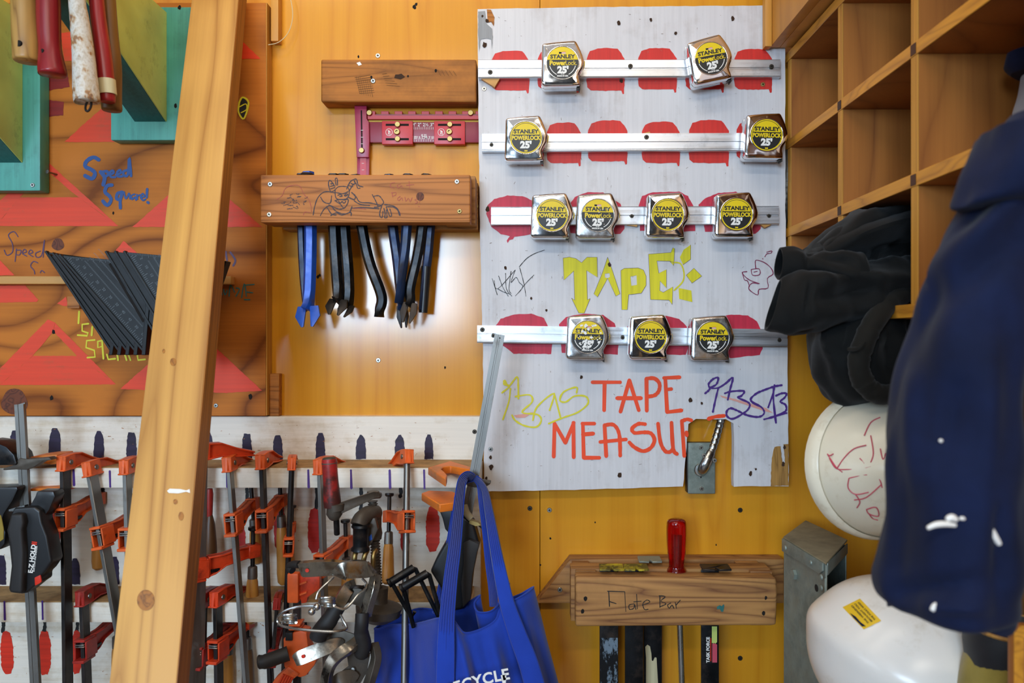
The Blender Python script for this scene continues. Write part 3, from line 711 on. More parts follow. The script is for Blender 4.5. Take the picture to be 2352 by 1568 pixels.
for s in ([(690, 210), (650, 160), (636, 190), (655, 255), (690, 240)], [(700, 200), (693, 150), (708, 145), (712, 200)], [(788, 232), (820, 170), (868, 150), (885, 200), (925, 215)], [(810, 250), (840, 198), (866, 188), (880, 225), (900, 225)], [(690, 240), (722, 213), (790, 215), (810, 250), (800, 300), (770, 318), (702, 312), (690, 240)],
          [(715, 285), (735, 278), (752, 292), (730, 295)], [(768, 288), (785, 272), (797, 280), (775, 292)], [(700, 262), (755, 272), (800, 255)], [(690, 330), (730, 320), (770, 325), (800, 320), (795, 355), (765, 392), (735, 360), (690, 330)], [(720, 335), (735, 350), (750, 338), (765, 352), (780, 336)], [(690, 265), (640, 255), (590, 262), (545, 308), (520, 380), (508, 450)], [(570, 300), (598, 342), (650, 350), (662, 290)], [(568, 455), (600, 400), (650, 372), (700, 420), (760, 440), (810, 430), (832, 380)], [(620, 380), (660, 440), (700, 450)],
          [(655, 455), (700, 432), (750, 450), (820, 428), (825, 455)], [(640, 365), (720, 400), (760, 395)], [(830, 262), (868, 300), (900, 342), (990, 350), (1080, 372)], [(830, 392), (930, 388), (1060, 398)], [(850, 330), (900, 360), (980, 370)], [(1003, 280), (1030, 330), (1050, 375)], [(1020, 292), (1060, 290), (1092, 330), (1095, 352), (1060, 380), (1020, 385)], [(1082, 372), (1065, 430), (1068, 462), (1085, 470), (1092, 420)], [(1100, 395), (1110, 440), (1106, 470), (1125, 468), (1120, 410)], [(1120, 385), (1140, 440), (1150, 460), (1165, 452), (1150, 400)], [(1105, 362), (1160, 370), (1205, 390), (1230, 430), (1235, 455)], [(1120, 380), (1180, 385), (1215, 410), (1228, 450)],
          [(655, 190), (675, 185)], [(650, 210), (680, 203)], [(655, 230), (688, 220)], [(810, 205), (840, 212)], [(825, 185), (850, 196)], [(850, 160), (862, 185)], [(800, 300), (850, 320), (860, 290), (830, 262)]):
    b.stroke(Z3(s), 2.1, h, jit=.35)
for k in range(26):
    x_, y_ = random.uniform(255, 440), random.uniform(260, 400)
    if y_ < 235+abs(x_-350)*.7: continue
    b.stroke(Z3([(x_, y_), (x_+random.uniform(-25, 25), y_+random.uniform(-10, 10)), (x_+random.uniform(-30, 30), y_+random.uniform(-14, 14))]), 1.1, h, jit=.5)
b.build('ink_drawing', M['demon_ink'], rk, flat=True)
b = MB()
for s in ([(205, 320), (250, 285), (270, 235), (310, 208), (390, 205), (430, 275), (470, 320), (490, 380), (492, 425)], [(425, 450), (440, 425), (480, 430)], [(845, 398), (890, 395), (950, 402)], [(1240, 440), (1205, 385)], [(1192, 180), (1162, 185), (1155, 215), (1188, 225)], [(1240, 190), (1212, 200), (1220, 225), (1246, 205), (1256, 226)], [(1310, 168), (1316, 230)], [(1288, 202), (1352, 195)], [(1165, 262), (1175, 302)], [(1165, 266), (1200, 262), (1195, 286), (1170, 290)], [(1237, 295), (1215, 310), (1225, 330), (1250, 305), (1256, 332)], [(1275, 300), (1286, 335), (1305, 310), (1320, 340), (1336, 305)], [(1380, 315), (1358, 325), (1386, 340), (1362, 355)], [(1402, 320), (1398, 352)], [(1393, 375), (1395, 383)]):
    b.stroke(Z3(s), 1.2, h, jit=.5)
b.build('faint_lettering', M['red_ink'], rk, flat=True)
MB().poly([(965+9*math.cos(a), 451+10*math.sin(a)) for a in [2*PI*i/16 for i in range(16)]], h).build('knot', M['knot'], rk, flat=True)

# nail pullers hanging in the rack
HEX = [(math.cos(PI/3*i), math.sin(PI/3*i)) for i in range(6)]
def puller(label, m, pts, r, hh, tip='fork', topw=14, fork_w=1.0, name='nail_puller'):
    """pts: (px,py,h offset) top to bottom"""
    t = thing(name, label, 'pry bar', P(pts[0][0], 420, hh))
    path = smooth([tuple(P(p[0], p[1], hh+(p[2] if len(p) > 2 else 0))) for p in pts], 5)
    n = len(path); k = r*1.28*S(hh)
    scl = [k]*n
    for i in range(max(0, n-7), n): scl[i] = (k*(1+.10*(i-n+8)*fork_w*.7), k*(1-.10*(i-n+8)))
    MB().sweep(path, HEX, scl, twist=PI/6).build('shaft', m, t, bevel=.0006, seg=1, sharp=25)
    e = path[-1]; d = (path[-1]-path[-3]).normalized()
    side = Vector((-d.z, 0, d.x)).normalized()*-1
    if tip == 'fork':
        for sg in (-1, 1):
            wv = k*1.25*fork_w
            a = [e-d*.008+side*sg*wv*.15, e-d*.008+side*sg*wv*.95, e+d*.012+side*sg*wv*1.15, e+d*.033+side*sg*wv*.55, e+d*.032+side*sg*wv*.32, e+d*.008+side*sg*wv*.22]
            MB().prism([v+Vector((0, -.004, 0)) for v in a], (0, .0065, 0)).build('claw', M['steel_dark'] if 'blue' not in label else m, t, bevel=.0012)
    # hooked head lying above the rack
    tp = path[0]
    b = MB()
    b.loft([[tp+Vector((topw*S(hh)*sx*math.cos(a), .012*math.sin(a)*sy+dy, dz)) for a in [2*PI*i/14 for i in range(14)]] for sx, sy, dy, dz in ((.55, .7, 0, -.014), (.9, 1, -.002, -.008), (1, 1.1, -.004, -.0045), (.75, .8, -.004, -.0025))])
    b.build('head', M['steel_grimy'], t)
    return t
puller('dark worn blue bar, half behind the bright blue one', M['bar_navy'], [(691, 399), (692, 520), (696, 620), (704, 700), (708, 712)], 7.5, .052, 'none', 5)
puller('bright blue nail puller with a splayed forked tip, leftmost in the rack', M['bar_blue'], [(707, 395), (713, 520), (712, 620), (709, 690), (708, 712, .004)], 11.5, .066, 'fork', 15, 1.35)
puller('black bar ending in an open wrench jaw, left of its twin', M['black_metal'], [(767, 400), (767, 520), (772, 610), (777, 680), (776, 694, .004)], 10.5, .068, 'fork', 10, 1.3)
puller('black nail puller hanging just right of the wrench-jawed bar', M['black_metal'], [(788, 400), (791, 520), (799, 620), (801, 690), (798, 704, .006)], 10.5, .058, 'fork', 14, .9)
puller('black bar bent sideways near its tip, alone in the middle of the rack', M['black_metal'], [(815, 402), (831, 520), (848, 600), (872, 665), (877, 690), (872, 712), (871, 728)], 10, .062, 'none', 12)
puller('thin navy bar slanting behind the hexagonal bar', M['bar_navy'], [(892, 401), (902, 520), (913, 600), (921, 680), (924, 712)], 9.5, .050, 'fork', 9, .8)
puller('straight hexagonal dark bar with blunt end, crossing in front of the navy one', M['bar_navy'], [(937, 400), (934, 520), (926, 610), (917, 697)], 9.5, .074, 'none', 12)
puller('black nail puller with curved forked end, right of the hexagonal bar', M['black_metal'], [(980, 400), (969, 520), (958, 590), (942, 660), (943, 690, .004), (941, 704, .008)], 9.5, .062, 'fork', 16, 1.1)
t = puller('rightmost navy bar with a black sleeve on its lower half', M['bar_navy'], [(996, 404), (988, 520), (980, 615), (972, 712)], 9, .050, 'none', 6)
MB().tube([P(979, 612, .050), P(972, 718, .050)], [.0093, .0082], 14).build('sleeve', M['black_plastic'], t)

# ------------------------------------------------------------------ white tape board
HW = .040
tb = thing('tape_board', 'white painted plywood board of tape measure outlines and rails', 'board', P(1455, 1118, .03))
outline = [(1097, 21), (1300, 17), (1500, 15), (1797, 12), (1803, 110), (1804, 470), (1808, 760), (1812, 1116), (1770, 1116), (1685, 1117), (1686, 1003), (1684, 972), (1667, 962), (1599, 962), (1581, 973), (1569, 1117), (1300, 1125), (1112, 1128), (1109, 800), (1104, 600), (1101, 400), (1098, 200)]
op = []
for i, p in enumerate(outline):
    r_ = Vector(outline[(i+1) % len(outline)]); p = Vector(p); m_ = max(1, int((r_-p).length/18))
    for k in range(m_): op.append(p.lerp(r_, k/m_)+Vector((random.uniform(-.7, .7), random.uniform(-.7, .7))))
MB().prism([P(p.x, p.y, HW) for p in op], (0, .018, 0)).build('panel', M['white_board'], tb, flat=True)
for x0, x1, y0, y1 in ((1130, 1180, 60, 1090), (1740, 1790, 150, 950)): MB().box(X(x0, .02), X(x1, .02), -.0218, -.0005, Z(y1, .02), Z(y0, .02)).build('batten', M['fir_block'], tb)
h = HW+.0004
# red outlines of the tapes
def outline_blob(x0, x1, y0, y1, drip=1, hh=h):
    w_, e = x1-x0, y1-y0
    pts = [(x0+.02*w_, y0+.22*e), (x0+.10*w_, y0+.07*e), (x0+.3*w_, y0+.01*e), (x0+.62*w_, y0), (x0+.80*w_, y0+.02*e), (x0+.90*w_, y0+.12*e), (x1-.02*w_, y0+.24*e), (x1-.005*w_, y0+.6*e), (x1-.02*w_, y0+.82*e)]
    pts += [(x1-.03*w_, y1), (x1-.07*w_, y1+.01*e), (x1-.10*w_, y1-.07*e)] if drip else [(x1-.06*w_, y1-.1*e)]
    pts += [(x0+.5*w_, y1-.06*e), (x0+.12*w_, y1-.07*e), (x0+.03*w_, y1-.14*e), (x0, y0+.6*e)]
    return pts
b = MB(); jj = lambda: random.uniform(-3, 3)
for x0, x1, y0, y1 in ((1128, 1217, 116, 214), (1233, 1332, 112, 212), (1346, 1436, 110, 215), (1464, 1556, 110, 212), (1573, 1665, 108, 212), (1685, 1775, 112, 212), (1170, 1250, 282, 380), (1255, 1336, 281, 381), (1349, 1443, 276, 377), (1473, 1563, 279, 381), (1581, 1676, 275, 381), (1690, 1780, 277, 371)):
    b.poly(outline_blob(x0, x1, y0, y1), h, .6)
b.each('painted_outline', M['red_paint'], tb)
b = MB()
b.poly([(1117, 490), (1120, 472), (1135, 457), (1165, 449), (1200, 450), (1222, 460), (1232, 480), (1236, 510), (1228, 535), (1205, 541), (1182, 544), (1178, 549), (1170, 551), (1166, 558), (1164, 553), (1171, 542), (1150, 538), (1128, 520)], h, .7)
b.poly([(1305, 475), (1320, 452), (1350, 441), (1385, 442), (1425, 468), (1436, 500), (1434, 525), (1425, 537), (1310, 535)], h, .6)
b.poly([(1467, 472), (1475, 450), (1500, 441), (1560, 440), (1580, 450), (1592, 472), (1597, 500), (1597, 530), (1560, 533), (1470, 530)], h, .6)
b.poly([(1604, 470), (1620, 455), (1650, 443), (1690, 440), (1730, 460), (1748, 490), (1747, 525), (1735, 537), (1620, 532)], h, .6)
b.poly([(1138, 748), (1150, 732), (1180, 722), (1220, 720), (1250, 730), (1258, 748), (1268, 790), (1266, 813), (1180, 812), (1150, 790)], h, .6)
b.poly([(1284, 745), (1300, 728), (1340, 720), (1385, 723), (1412, 742), (1421, 780), (1419, 814), (1290, 810)], h, .6)
b.poly([(1440, 750), (1470, 727), (1530, 725), (1560, 732), (1578, 750), (1582, 790), (1575, 815), (1450, 812)], h, .6)
b.poly([(1580, 750), (1640, 730), (1680, 722), (1718, 724), (1738, 738), (1748, 757), (1752, 800), (1745, 815), (1680, 822), (1590, 812)], h, .6)
b.each('crimson_outline', M['crimson'], tb)
# lettering and marker tags
h = HW+.0008
ZA = lambda pts: q(4.523, 1340, 840, pts); ZB = lambda pts: q(2.613, 1090, 540, pts); ZC = lambda pts: q(4.753, 1100, 400, pts); ZD = lambda pts: q(3.408, 1450, 400, pts)
b = MB(); bm_ = MB(); bm3_ = MB()
for s, z in (([(95, 170), (380, 170)], ZA), ([(220, 180), (215, 460)], ZA), ([(477, 150), (385, 475)], ZA), ([(477, 150), (575, 460)], ZA), ([(350, 335), (598, 335)], ZA), ([(655, 132), (658, 465)], ZA), ([(655, 132), (735, 130), (788, 180), (785, 255), (740, 305), (670, 318)], ZA), ([(850, 125), (870, 480)], ZA), ([(838, 125), (998, 118)], ZA), ([(870, 245), (912, 240)], ZA), ([(870, 480), (1018, 462)], ZA),
             ([(480, 1130), (475, 1328)], ZB), ([(480, 1130), (545, 1245)], ZB), ([(545, 1245), (595, 1125)], ZB), ([(593, 1125), (595, 1332)], ZB), ([(650, 1135), (655, 1335)], ZB), ([(647, 1130), (718, 1130)], ZB), ([(650, 1195), (712, 1190)], ZB), ([(655, 1335), (748, 1335)], ZB), ([(780, 1140), (790, 1325)], ZB), ([(780, 1140), (835, 1138), (868, 1195), (874, 1322)], ZB), ([(755, 1240), (908, 1225)], ZB),
             ([(640, 605), (570, 602), (505, 650), (530, 695), (620, 690), (700, 700), (738, 770), (700, 850), (620, 885), (530, 845), (478, 795)], ZA), ([(775, 600), (800, 790), (850, 885), (905, 890), (930, 850)], ZA), ([(915, 590), (932, 860), (972, 915)], ZA), ([(1022, 572), (1048, 935)], ZA), ([(1022, 575), (1075, 555), (1120, 565)], ZA), ([(1070, 690), (1074, 720)], ZA), ([(1300, 550), (1370, 528), (1460, 518)], ZA)):
    (b if min(p.y for p in map(Vector, z(s))) < 950 else bm_ if z(s)[0][0] < 1620 else bm3_).stroke(z(s), 8.6, h, jit=.12, curve=len(s) > 2)
b.build('red_lettering', M['orange_letter'], tb, flat=True); bm_.build('red_lettering', M['orange_letter'], tb, flat=True); bm3_.build('red_lettering', M['orange_letter'], tb, flat=True)
b = MB()
b.poly(ZC([(918, 915), (985, 903), (1060, 920), (1120, 965), (1180, 905), (1290, 905), (1295, 1125), (1175, 1050), (1185, 1370), (1215, 1355), (1150, 1515), (1090, 1515), (1010, 1350), (1045, 1375), (1035, 1055), (928, 1155)]), h)
b.poly(ZC([(1405, 905), (1375, 1085), (1375, 1125), (1405, 1135), (1295, 1340), (1255, 1305), (1350, 1070)]), h); b.poly(ZC([(1405, 905), (1460, 1060), (1540, 1305), (1495, 1330), (1405, 1135), (1430, 1120), (1425, 1080), (1375, 1085)]), h)
b.poly([(1426, 621), (1434, 616), (1466, 615), (1478, 620), (1484, 634), (1484, 655), (1473, 673), (1463, 654), (1462, 632), (1448, 635)], h); b.poly([(1426, 621), (1448, 635), (1450, 656), (1463, 654), (1473, 673), (1450, 676), (1444, 676), (1441, 711), (1428, 711)], h)
b.poly(ZD([(135, 625), (310, 612), (325, 575), (340, 582), (332, 715), (300, 680), (200, 678), (215, 775), (275, 745), (275, 890), (225, 835), (222, 910), (250, 925), (325, 880), (320, 1020), (295, 985), (150, 980)]), h)
b.stroke(ZD([(330, 690), (385, 700), (412, 770), (402, 840), (335, 908)]), 3.4, h)
for s in ([(380, 650), (410, 590), (465, 552), (465, 665), (405, 708)], [(430, 790), (490, 735), (552, 797), (475, 852)], [(370, 890), (470, 910), (478, 1000), (375, 975)]): b.poly(ZD(s), h)
b.build('yellow_lettering', M['yellow_paint'], tb, flat=True)
b = MB()
for z, s in ((ZC, [(918, 915), (985, 903), (1060, 920), (1120, 965), (1180, 905), (1290, 905), (1295, 1125), (1175, 1050), (1185, 1370), (1215, 1355), (1150, 1515), (1090, 1515), (1010, 1350), (1045, 1375), (1035, 1055), (928, 1155), (918, 915)]), (ZC, [(1405, 905), (1460, 1060), (1540, 1305), (1495, 1330), (1405, 1135), (1295, 1340), (1255, 1305), (1350, 1070), (1405, 905)]),
             (ZD, [(135, 625), (310, 612), (325, 575), (340, 582), (332, 715), (300, 680), (200, 678), (215, 775), (275, 745), (275, 890), (225, 835), (222, 910), (250, 925), (325, 880), (320, 1020), (295, 985), (150, 980), (135, 625)]), (ZD, [(330, 690), (300, 680)]), (ZD, [(430, 790), (490, 735), (552, 797), (475, 852), (430, 790)]), (ZD, [(465, 552), (465, 665), (405, 708)])):
    b.stroke(z(s), .8, h+.0002, curve=False)
b.stroke([(1426, 621), (1434, 616), (1466, 615), (1478, 620), (1484, 634), (1484, 655), (1473, 673), (1450, 676), (1444, 676), (1441, 711), (1428, 711), (1426, 621)], .8, h+.0002, curve=False)
b.build('pencil_outline', M['grey_paint'] if 0 else M['violet_ink'], tb, flat=True)
b = MB()
for s in ([(145, 1140), (200, 1315)], [(165, 1160), (205, 1250), (390, 1050)], [(215, 1110), (260, 1230), (320, 1330)], [(290, 1080), (300, 1250), (360, 1330)], [(350, 1060), (328, 1250), (350, 1300)], [(395, 1045), (350, 1180), (405, 1125), (440, 1180), (478, 1230), (400, 1325)], [(445, 1020), (490, 1190), (513, 1330)], [(440, 1010), (520, 920), (610, 865), (715, 828)], [(470, 1240), (530, 1170), (600, 1100)], [(205, 1250), (270, 1285), (345, 1310)]):
    b.stroke(ZC(s), 1.3, h, jit=.4)
b.build('black_scribble', M['black'], tb, flat=True)
b = MB()
for s in ([(975, 740), (970, 685), (985, 672), (1040, 690), (1090, 730), (1110, 780), (1065, 815), (1070, 890), (1000, 900), (990, 945), (930, 910), (920, 880), (950, 850), (1003, 857), (930, 830), (890, 800), (868, 768), (905, 762)], [(940, 745), (1000, 740), (1005, 785), (950, 790), (938, 748)], [(1060, 610), (1100, 600), (1092, 618), (1062, 622), (1046, 645)], [(1028, 660), (1030, 663)], [(870, 770), (885, 825), (910, 835), (925, 880)], [(960, 765), (985, 760)]):
    b.stroke(ZD(s), 2.0, h, k=3, jit=.3)
b.build('magenta_doodle', M['magenta'], tb, flat=True)
b = MB()
for s in ([(1265, 285), (1312, 240), (1300, 190), (1350, 135), (1400, 125), (1382, 190), (1325, 228), (1400, 228), (1480, 180), (1552, 122), (1525, 240), (1500, 350)], [(1402, 228), (1372, 350), (1345, 478)], [(1470, 285), (1540, 265), (1668, 262), (1640, 312), (1605, 330), (1720, 385), (1715, 445), (1650, 500), (1550, 550), (1492, 522), (1490, 470), (1530, 440), (1600, 465), (1700, 512), (1820, 530), (1878, 490), (1850, 430), (1760, 380), (1740, 340), (1800, 285), (1880, 250), (1980, 215), (2060, 200)], [(1985, 200), (1972, 330), (2000, 590)], [(1920, 430), (1970, 290)], [(2000, 310), (2060, 285), (2110, 288), (2090, 330), (2045, 372), (2100, 405), (2100, 470), (2000, 520), (1878, 555)], [(2000, 520), (2110, 490)]):
    b.stroke(ZA(s), 4.6, h, jit=.3)
b.build('purple_tag', M['purple'], tb, flat=True)
b = MB()
for s in ([(165, 945), (210, 905), (178, 895), (180, 870), (205, 905), (255, 850), (262, 910), (263, 980)], [(215, 920), (205, 1000), (170, 1105)], [(245, 968), (330, 958), (345, 1000), (285, 1062), (375, 1075), (400, 1110), (370, 1150), (300, 1143), (245, 1112), (225, 1080)], [(350, 1110), (375, 1030), (475, 950), (450, 1050)], [(478, 950), (515, 1090)], [(445, 1130), (530, 1095), (620, 1062), (680, 1010), (668, 968), (600, 965), (548, 1000), (512, 990), (535, 940), (610, 912), (612, 945)]):
    b.stroke(ZB(s), 4.0, h, jit=.25)
b.build('yellow_tag', M['yellow_marker'], tb, flat=True)
M['red_smear'] = plain('red_smear', 'd99a8c', .6)
b = MB().poly(ZB([(235, 1080), (300, 1072), (355, 1060), (300, 1095), (250, 1095)]), h-.0002, .4).poly(ZA([(1415, 305), (1600, 350), (1900, 440), (1970, 490), (1880, 470), (1560, 362), (1440, 330)]), h-.0002, .4)
b.each('red_smear', M['red_smear'], tb)
# wear: chips, holes, grey patch
MB().poly([(1779, 1026), (1774, 1045), (1771, 1080), (1770, 1116), (1811, 1115), (1811, 1020), (1800, 1020), (1803, 1062), (1797, 1066), (1793, 1024)], h, .8).build('chipped_corner', M['tan_chip'], tb, flat=True)
MB().poly([(1098, 26), (1114, 25), (1117, 54), (1130, 66), (1132, 85), (1130, 113), (1128, 90), (1118, 88), (1104, 90), (1101, 120), (1098, 80)], h, .6).build('grey_patch', M['grey_paint'], tb, flat=True)
MB().poly([(1118, 22), (1128, 22), (1136, 40), (1134, 60), (1128, 50), (1120, 52)], h+.0001, .6).build('wood_patch', M['fir_block'], tb, flat=True)
nail_holes([(1421, 53, 5), (1683, 43, 5), (1108, 37, 3), (1119, 48, 5), (1113, 103, 6), (1427, 185, 5), (1423, 1090, 6), (1127, 1050, 4), (1128, 1072, 6), (1724, 1087, 5), (1736, 1077, 2.5), (1120, 480, 6), (1161, 615, 4), (1552, 76, 4), (1495, 45, 4), (1586, 919, 5), (1612, 926, 3.5), (1802, 1027, 4), (1799, 1066, 5), (1117, 1098, 4), (1335, 866, 4), (1255, 712, 3), (1220, 685, 3), (1400, 608, 5)], h+.0002, tb, 'brown_hole')
for px, py, m in ((1112, 204, 'cream_screw'), (1752, 194, 'brass'), (1127, 1031, 'screw_zinc')): screw(px, py, HW, .0042, M[m], tb)
b = MB()
for _ in range(260):
    x_, y_ = random.uniform(1112, 1795), random.uniform(30, 1108)
    if 1560 < x_ < 1695 and y_ > 955: continue
    b.stroke([(x_, y_), (x_+random.uniform(-6, 6)*random.random(), y_+random.uniform(-7, 7)*random.random())], random.uniform(.4, 1.0), HW+.0003, curve=False, jit=.4)
b.build('scuff_marks', M['scuff'], tb, flat=True)['kind'] = 'stuff'
# aluminium rails
def rail(x0, x1, ya0, ya1, yb0, yb1, profile, screws, m='alu'):
    """top/bottom edge at the left (ya) and right (yb) end"""
    dz = .5*((yb0+yb1)-(ya0+ya1)); hh = .052
    zt0, zb0, zt1, zb1 = Z(ya0, hh), Z(ya1, hh), Z(yb0, hh), Z(yb1, hh)
    loops = []
    for x_, zt, zb in ((x0, zt0, zb0), (x1, zt1, zb1)):
        loops.append([Vector((X(x_, hh), -HW-d, zb+(zt-zb)*f)) for f, d in profile])
    r = MB().loft(loops).build('rail', M[m], tb, sharp=15)
    for px, py in screws: screw(px, py, HW+.0112, .0044, M['screw_dark'], r)
    return r
p2 = [(0, .0005), (0, .012), (.06, .013), (.10, .0115), (.44, .011), (.47, .0095), (.53, .0095), (.56, .0115), (.97, .012), (1, .011), (1, .0005)]
p2b = [(0, .0005), (0, .0125), (.05, .013), (.09, .0108), (.13, .0108), (.15, .0125), (.48, .0125), (.50, .009), (.54, .009), (.56, .0115), (1, .0115), (1, .0005)]
p3 = [(0, .0005), (0, .0112), (.04, .0125), (.46, .0125), (.48, .0095), (.52, .0095), (.54, .0125), (.9, .0125), (.92, .0105), (.96, .0105), (1, .0125), (1, .0005)]
rail(1099, 1793, 137, 180, 136, 177, p2, ((1126, 166), (1448, 152), (1772, 153)))
rail(1107, 1760, 307, 349, 305, 347, p2b, ((1129, 333), (1485, 315)))
rail(1128, 1789, 475, 517, 473, 515, p3, ((1451, 496.5), (1766, 496)))
rail(1096, 1809, 747, 787, 756, 797, p2b, ((1133, 771), (1430, 775), (1790, 781), (1108, 757)))
wv = lambda pts, hh: MB().prism([P(*p, hh) for p in pts], (0, hh-HW-.0005, 0))
for pts in ([(1104, 180), (1148, 180), (1136, 200)], [(1425, 514), (1465, 515), (1463, 520)], [(1745, 514), (1775, 514), (1757, 523)], [(1476, 306), (1492, 302), (1494, 306)]):
    wv(pts, .050).build('wood_wedge', M['pine_x'], tb)

# ------------------------------------------------------------------ tape measures
HT = .093; st_ = S(HT)
OUT = [(-46.9, -40), (-45.6, -43.6), (-42.5, -45.8), (-25, -48), (-10, -49.5), (8, -51), (25, -52), (29.5, -51.6), (33, -48.8), (38, -39.5), (42.4, -30), (46.4, -20), (49, -10.7), (49.9, -5), (49.7, 0), (48.3, 8), (45.6, 14.5), (41, 22), (38, 28.6), (37.4, 34), (39.2, 40), (39.7, 46), (39.3, 51.6), (20, 52.4), (-20, 52.7), (-41, 52.8), (-45.5, 51), (-48.6, 46), (-49.0, 40), (-48.4, 15), (-47.8, -2), (-47.2, -25)]
def L2(x, y, d=0.0): return Vector((x*st_, d, -y*st_))      # local: photo pixels from the label centre, y down
def insetp(pts, k):
    out = []
    n = len(pts)
    for i in range(n):
        a, b_, c = Vector(pts[i-1]), Vector(pts[i]), Vector(pts[(i+1) % n])
        t1, t2 = (b_-a).normalized(), (c-b_).normalized(); nr = Vector((-(t1+t2).y, (t1+t2).x)).normalized()
        out.append(b_+nr*k)
    return out
def make_tape(kind, worn=False, chrome='chrome'):
    t = thing('tape_measure', '', 'tape measure')
    loops = []
    for d, k in ((.0375, 3.5), (.0360, .8), (.034, 0), (.0195, 0), (.0190, 1.2), (.0175, 1.2), (.0170, 0), (.004, 0), (.0022, .9), (.0008, 2.6), (.0002, 5.0), (-.0001, 8)):
        loops.append([L2(p.x, p.y, d) for p in insetp(OUT, k)])
    loops = loops[::-1]
    MB().loft(loops).build('case', M[chrome], t, world=False, sharp=40)
    rg = MB(); n = 48
    prof = [(39.5, .0004), (38.8, -.0005), (37.6, -.0008), (36.8, -.0004), (36.6, .0006)]
    rg.loft([[L2(r*math.cos(2*PI*i/n), r*math.sin(2*PI*i/n), d) for i in range(n)] for r, d in prof], False, False)
    rg.build('label_rim', M[chrome], t, world=False, sharp=60)
    def arc(r0, a0, a1, cx=0, cy=0, d=0, m=30): return [L2(cx+r0*math.cos(a0+(a1-a0)*i/m), cy+r0*math.sin(a0+(a1-a0)*i/m), d) for i in range(m+1)]
    lab = MB().add([L2(36.6*math.cos(2*PI*i/n), 36.6*math.sin(2*PI*i/n), -.0003) for i in range(n)], [list(range(n))]).build('label', M['label_black'], t, world=False, flat=True)
    yb = -6.8; d1 = -.0005
    b = MB(); R = 36.2 if kind == 'A' else 32.5; a0 = math.asin(yb/R)
    pts = arc(R, PI-a0, 2*PI+a0, d=d1) ; b.add(pts, [list(range(len(pts)))])
    if kind == 'B':
        o_, i_ = arc(36.2, 0, 2*PI, d=d1, m=48), arc(33.6, 0, 2*PI, d=d1, m=48)
        b.add(o_+i_, [[k, k+1, 49+k+1, 49+k] for k in range(48)])
    b.build('yellow_field', M['label_yellow'], lab, world=False, flat=True)
    def tx(mb, s, px, py, sz, bold=0, sx=1, sp=1):
        mb.text(text_geo(s, sz, bold, sp, sx), lambda x, y: L2(px, py, -.0008)+Vector((x, 0, y)))
    b = MB(); tx(b, 'STANLEY', 0, -13.6, .0094, .00042, 1.12); b.build('maker_lettering', M['label_black'], lab, world=False, flat=True)
    b = MB()
    if kind == 'A': tx(b, 'Power', -11.2, 1.2, .0115, .0005, .95); tx(b, 'Lock.', 19.8, 1.2, .0117, .00006, .82)
    else: tx(b, 'POWERLOCK', 0, 1.2, .0102, .00045, .80); tx(b, '24', 0, 30.5, .003, .0003, 1.6)
    b.build('yellow_lettering', M['label_text_yellow'], lab, world=False, flat=True)
    b = MB(); tx(b, "25'", 0 if kind == 'B' else 1, 17.2, .0162, .0010, 1.02)
    if kind == 'A':
        tx(b, 'MADE IN USA', 0, 30.6, .0036, .0002, .9); tx(b, '33-425', 0, 26.3, .0022, .00008)
        for sg in (-1, 1):
            o_ = [L2(31.2*math.cos(a)*sg, 31.2*math.sin(a), -.0008) for a in [.25+.85*i/10 for i in range(11)]]; i_ = [L2(29.6*math.cos(a)*sg, 29.6*math.sin(a), -.0008) for a in [.25+.85*i/10 for i in range(11)]]
            b.add(o_+i_, [[k, k+1, 12+k, 11+k] for k in range(10)])
    b.build('white_lettering', M['white_print'], lab, world=False, flat=True)
    if kind == 'A':
        fl = MB().add([L2(-8, -24.5, -.0008), L2(-2, -24, -.0008), L2(-2, -21, -.0008), L2(-8, -20.5, -.0008)], [(0, 1, 2, 3)]); fl.build('flag_field', M['navy'], lab, world=False, flat=True)
        for k, mm in ((0, 'jig_red'), (1, 'white_print'), (2, 'jig_red'), (3, 'white_print')):
            y0 = -24.6+k*1.1
            MB().add([L2(-2, y0+.5, -.0008), L2(3, y0-.3, -.0008), L2(7.5, y0, -.0008), L2(7.5, y0+1.0, -.0008), L2(3, y0+.8, -.0008), L2(-2, y0+1.5, -.0008)], [(0, 1, 2, 3, 4, 5)]).build('flag_stripe', M[mm], lab, world=False, flat=True)
    if worn:
        b = MB(); random.seed(3)
        for _ in range(26):
            a, r_ = random.uniform(0, 2*PI), 32*math.sqrt(random.random()); x0, y0 = r_*math.cos(a), r_*math.sin(a)
            if worn == 2 and random.random() < .72: continue
            k = random.uniform(1.2, 5.5) if worn == 1 else random.uniform(.8, 2.2)
            b.add([L2(x0+k*random.uniform(.5, 1.2)*math.cos(c), y0+k*random.uniform(.4, 1.1)*math.sin(c), -.0010) for c in [2*PI*i/9 for i in range(9)]], [list(range(9))])
        b.build('worn_patch', M['white_print'] if worn == 1 else M['chrome_worn'], lab, world=False, flat=True)
    # thumb lock, tape hook and clip
    MB().prism([L2(42, -11, .009), L2(50, -11, .009), L2(52.5, -6, .009), L2(52, 2, .009), L2(46, 12, .009), L2(40, 8, .009)], (0, .018, 0)).build('lock_button', M['label_yellow'], t, world=False, bevel=.001)
    hk = MB(); hk.box(39.3*st_, 41.3*st_, .008, .030, -57.5*st_, -46*st_); hk.box(33*st_, 41*st_, .009, .029, -53.8*st_, -53.0*st_)
    hk.build('tape_hook', M['steel_grimy'], t, world=False, bevel=.0005, seg=1)
    MB().box(-28*st_, 5*st_, .0375, .0405, -34*st_, 40*st_).build('belt_clip', M['steel'], t, world=False, bevel=.0008, seg=1)
    return t
tapes = {}
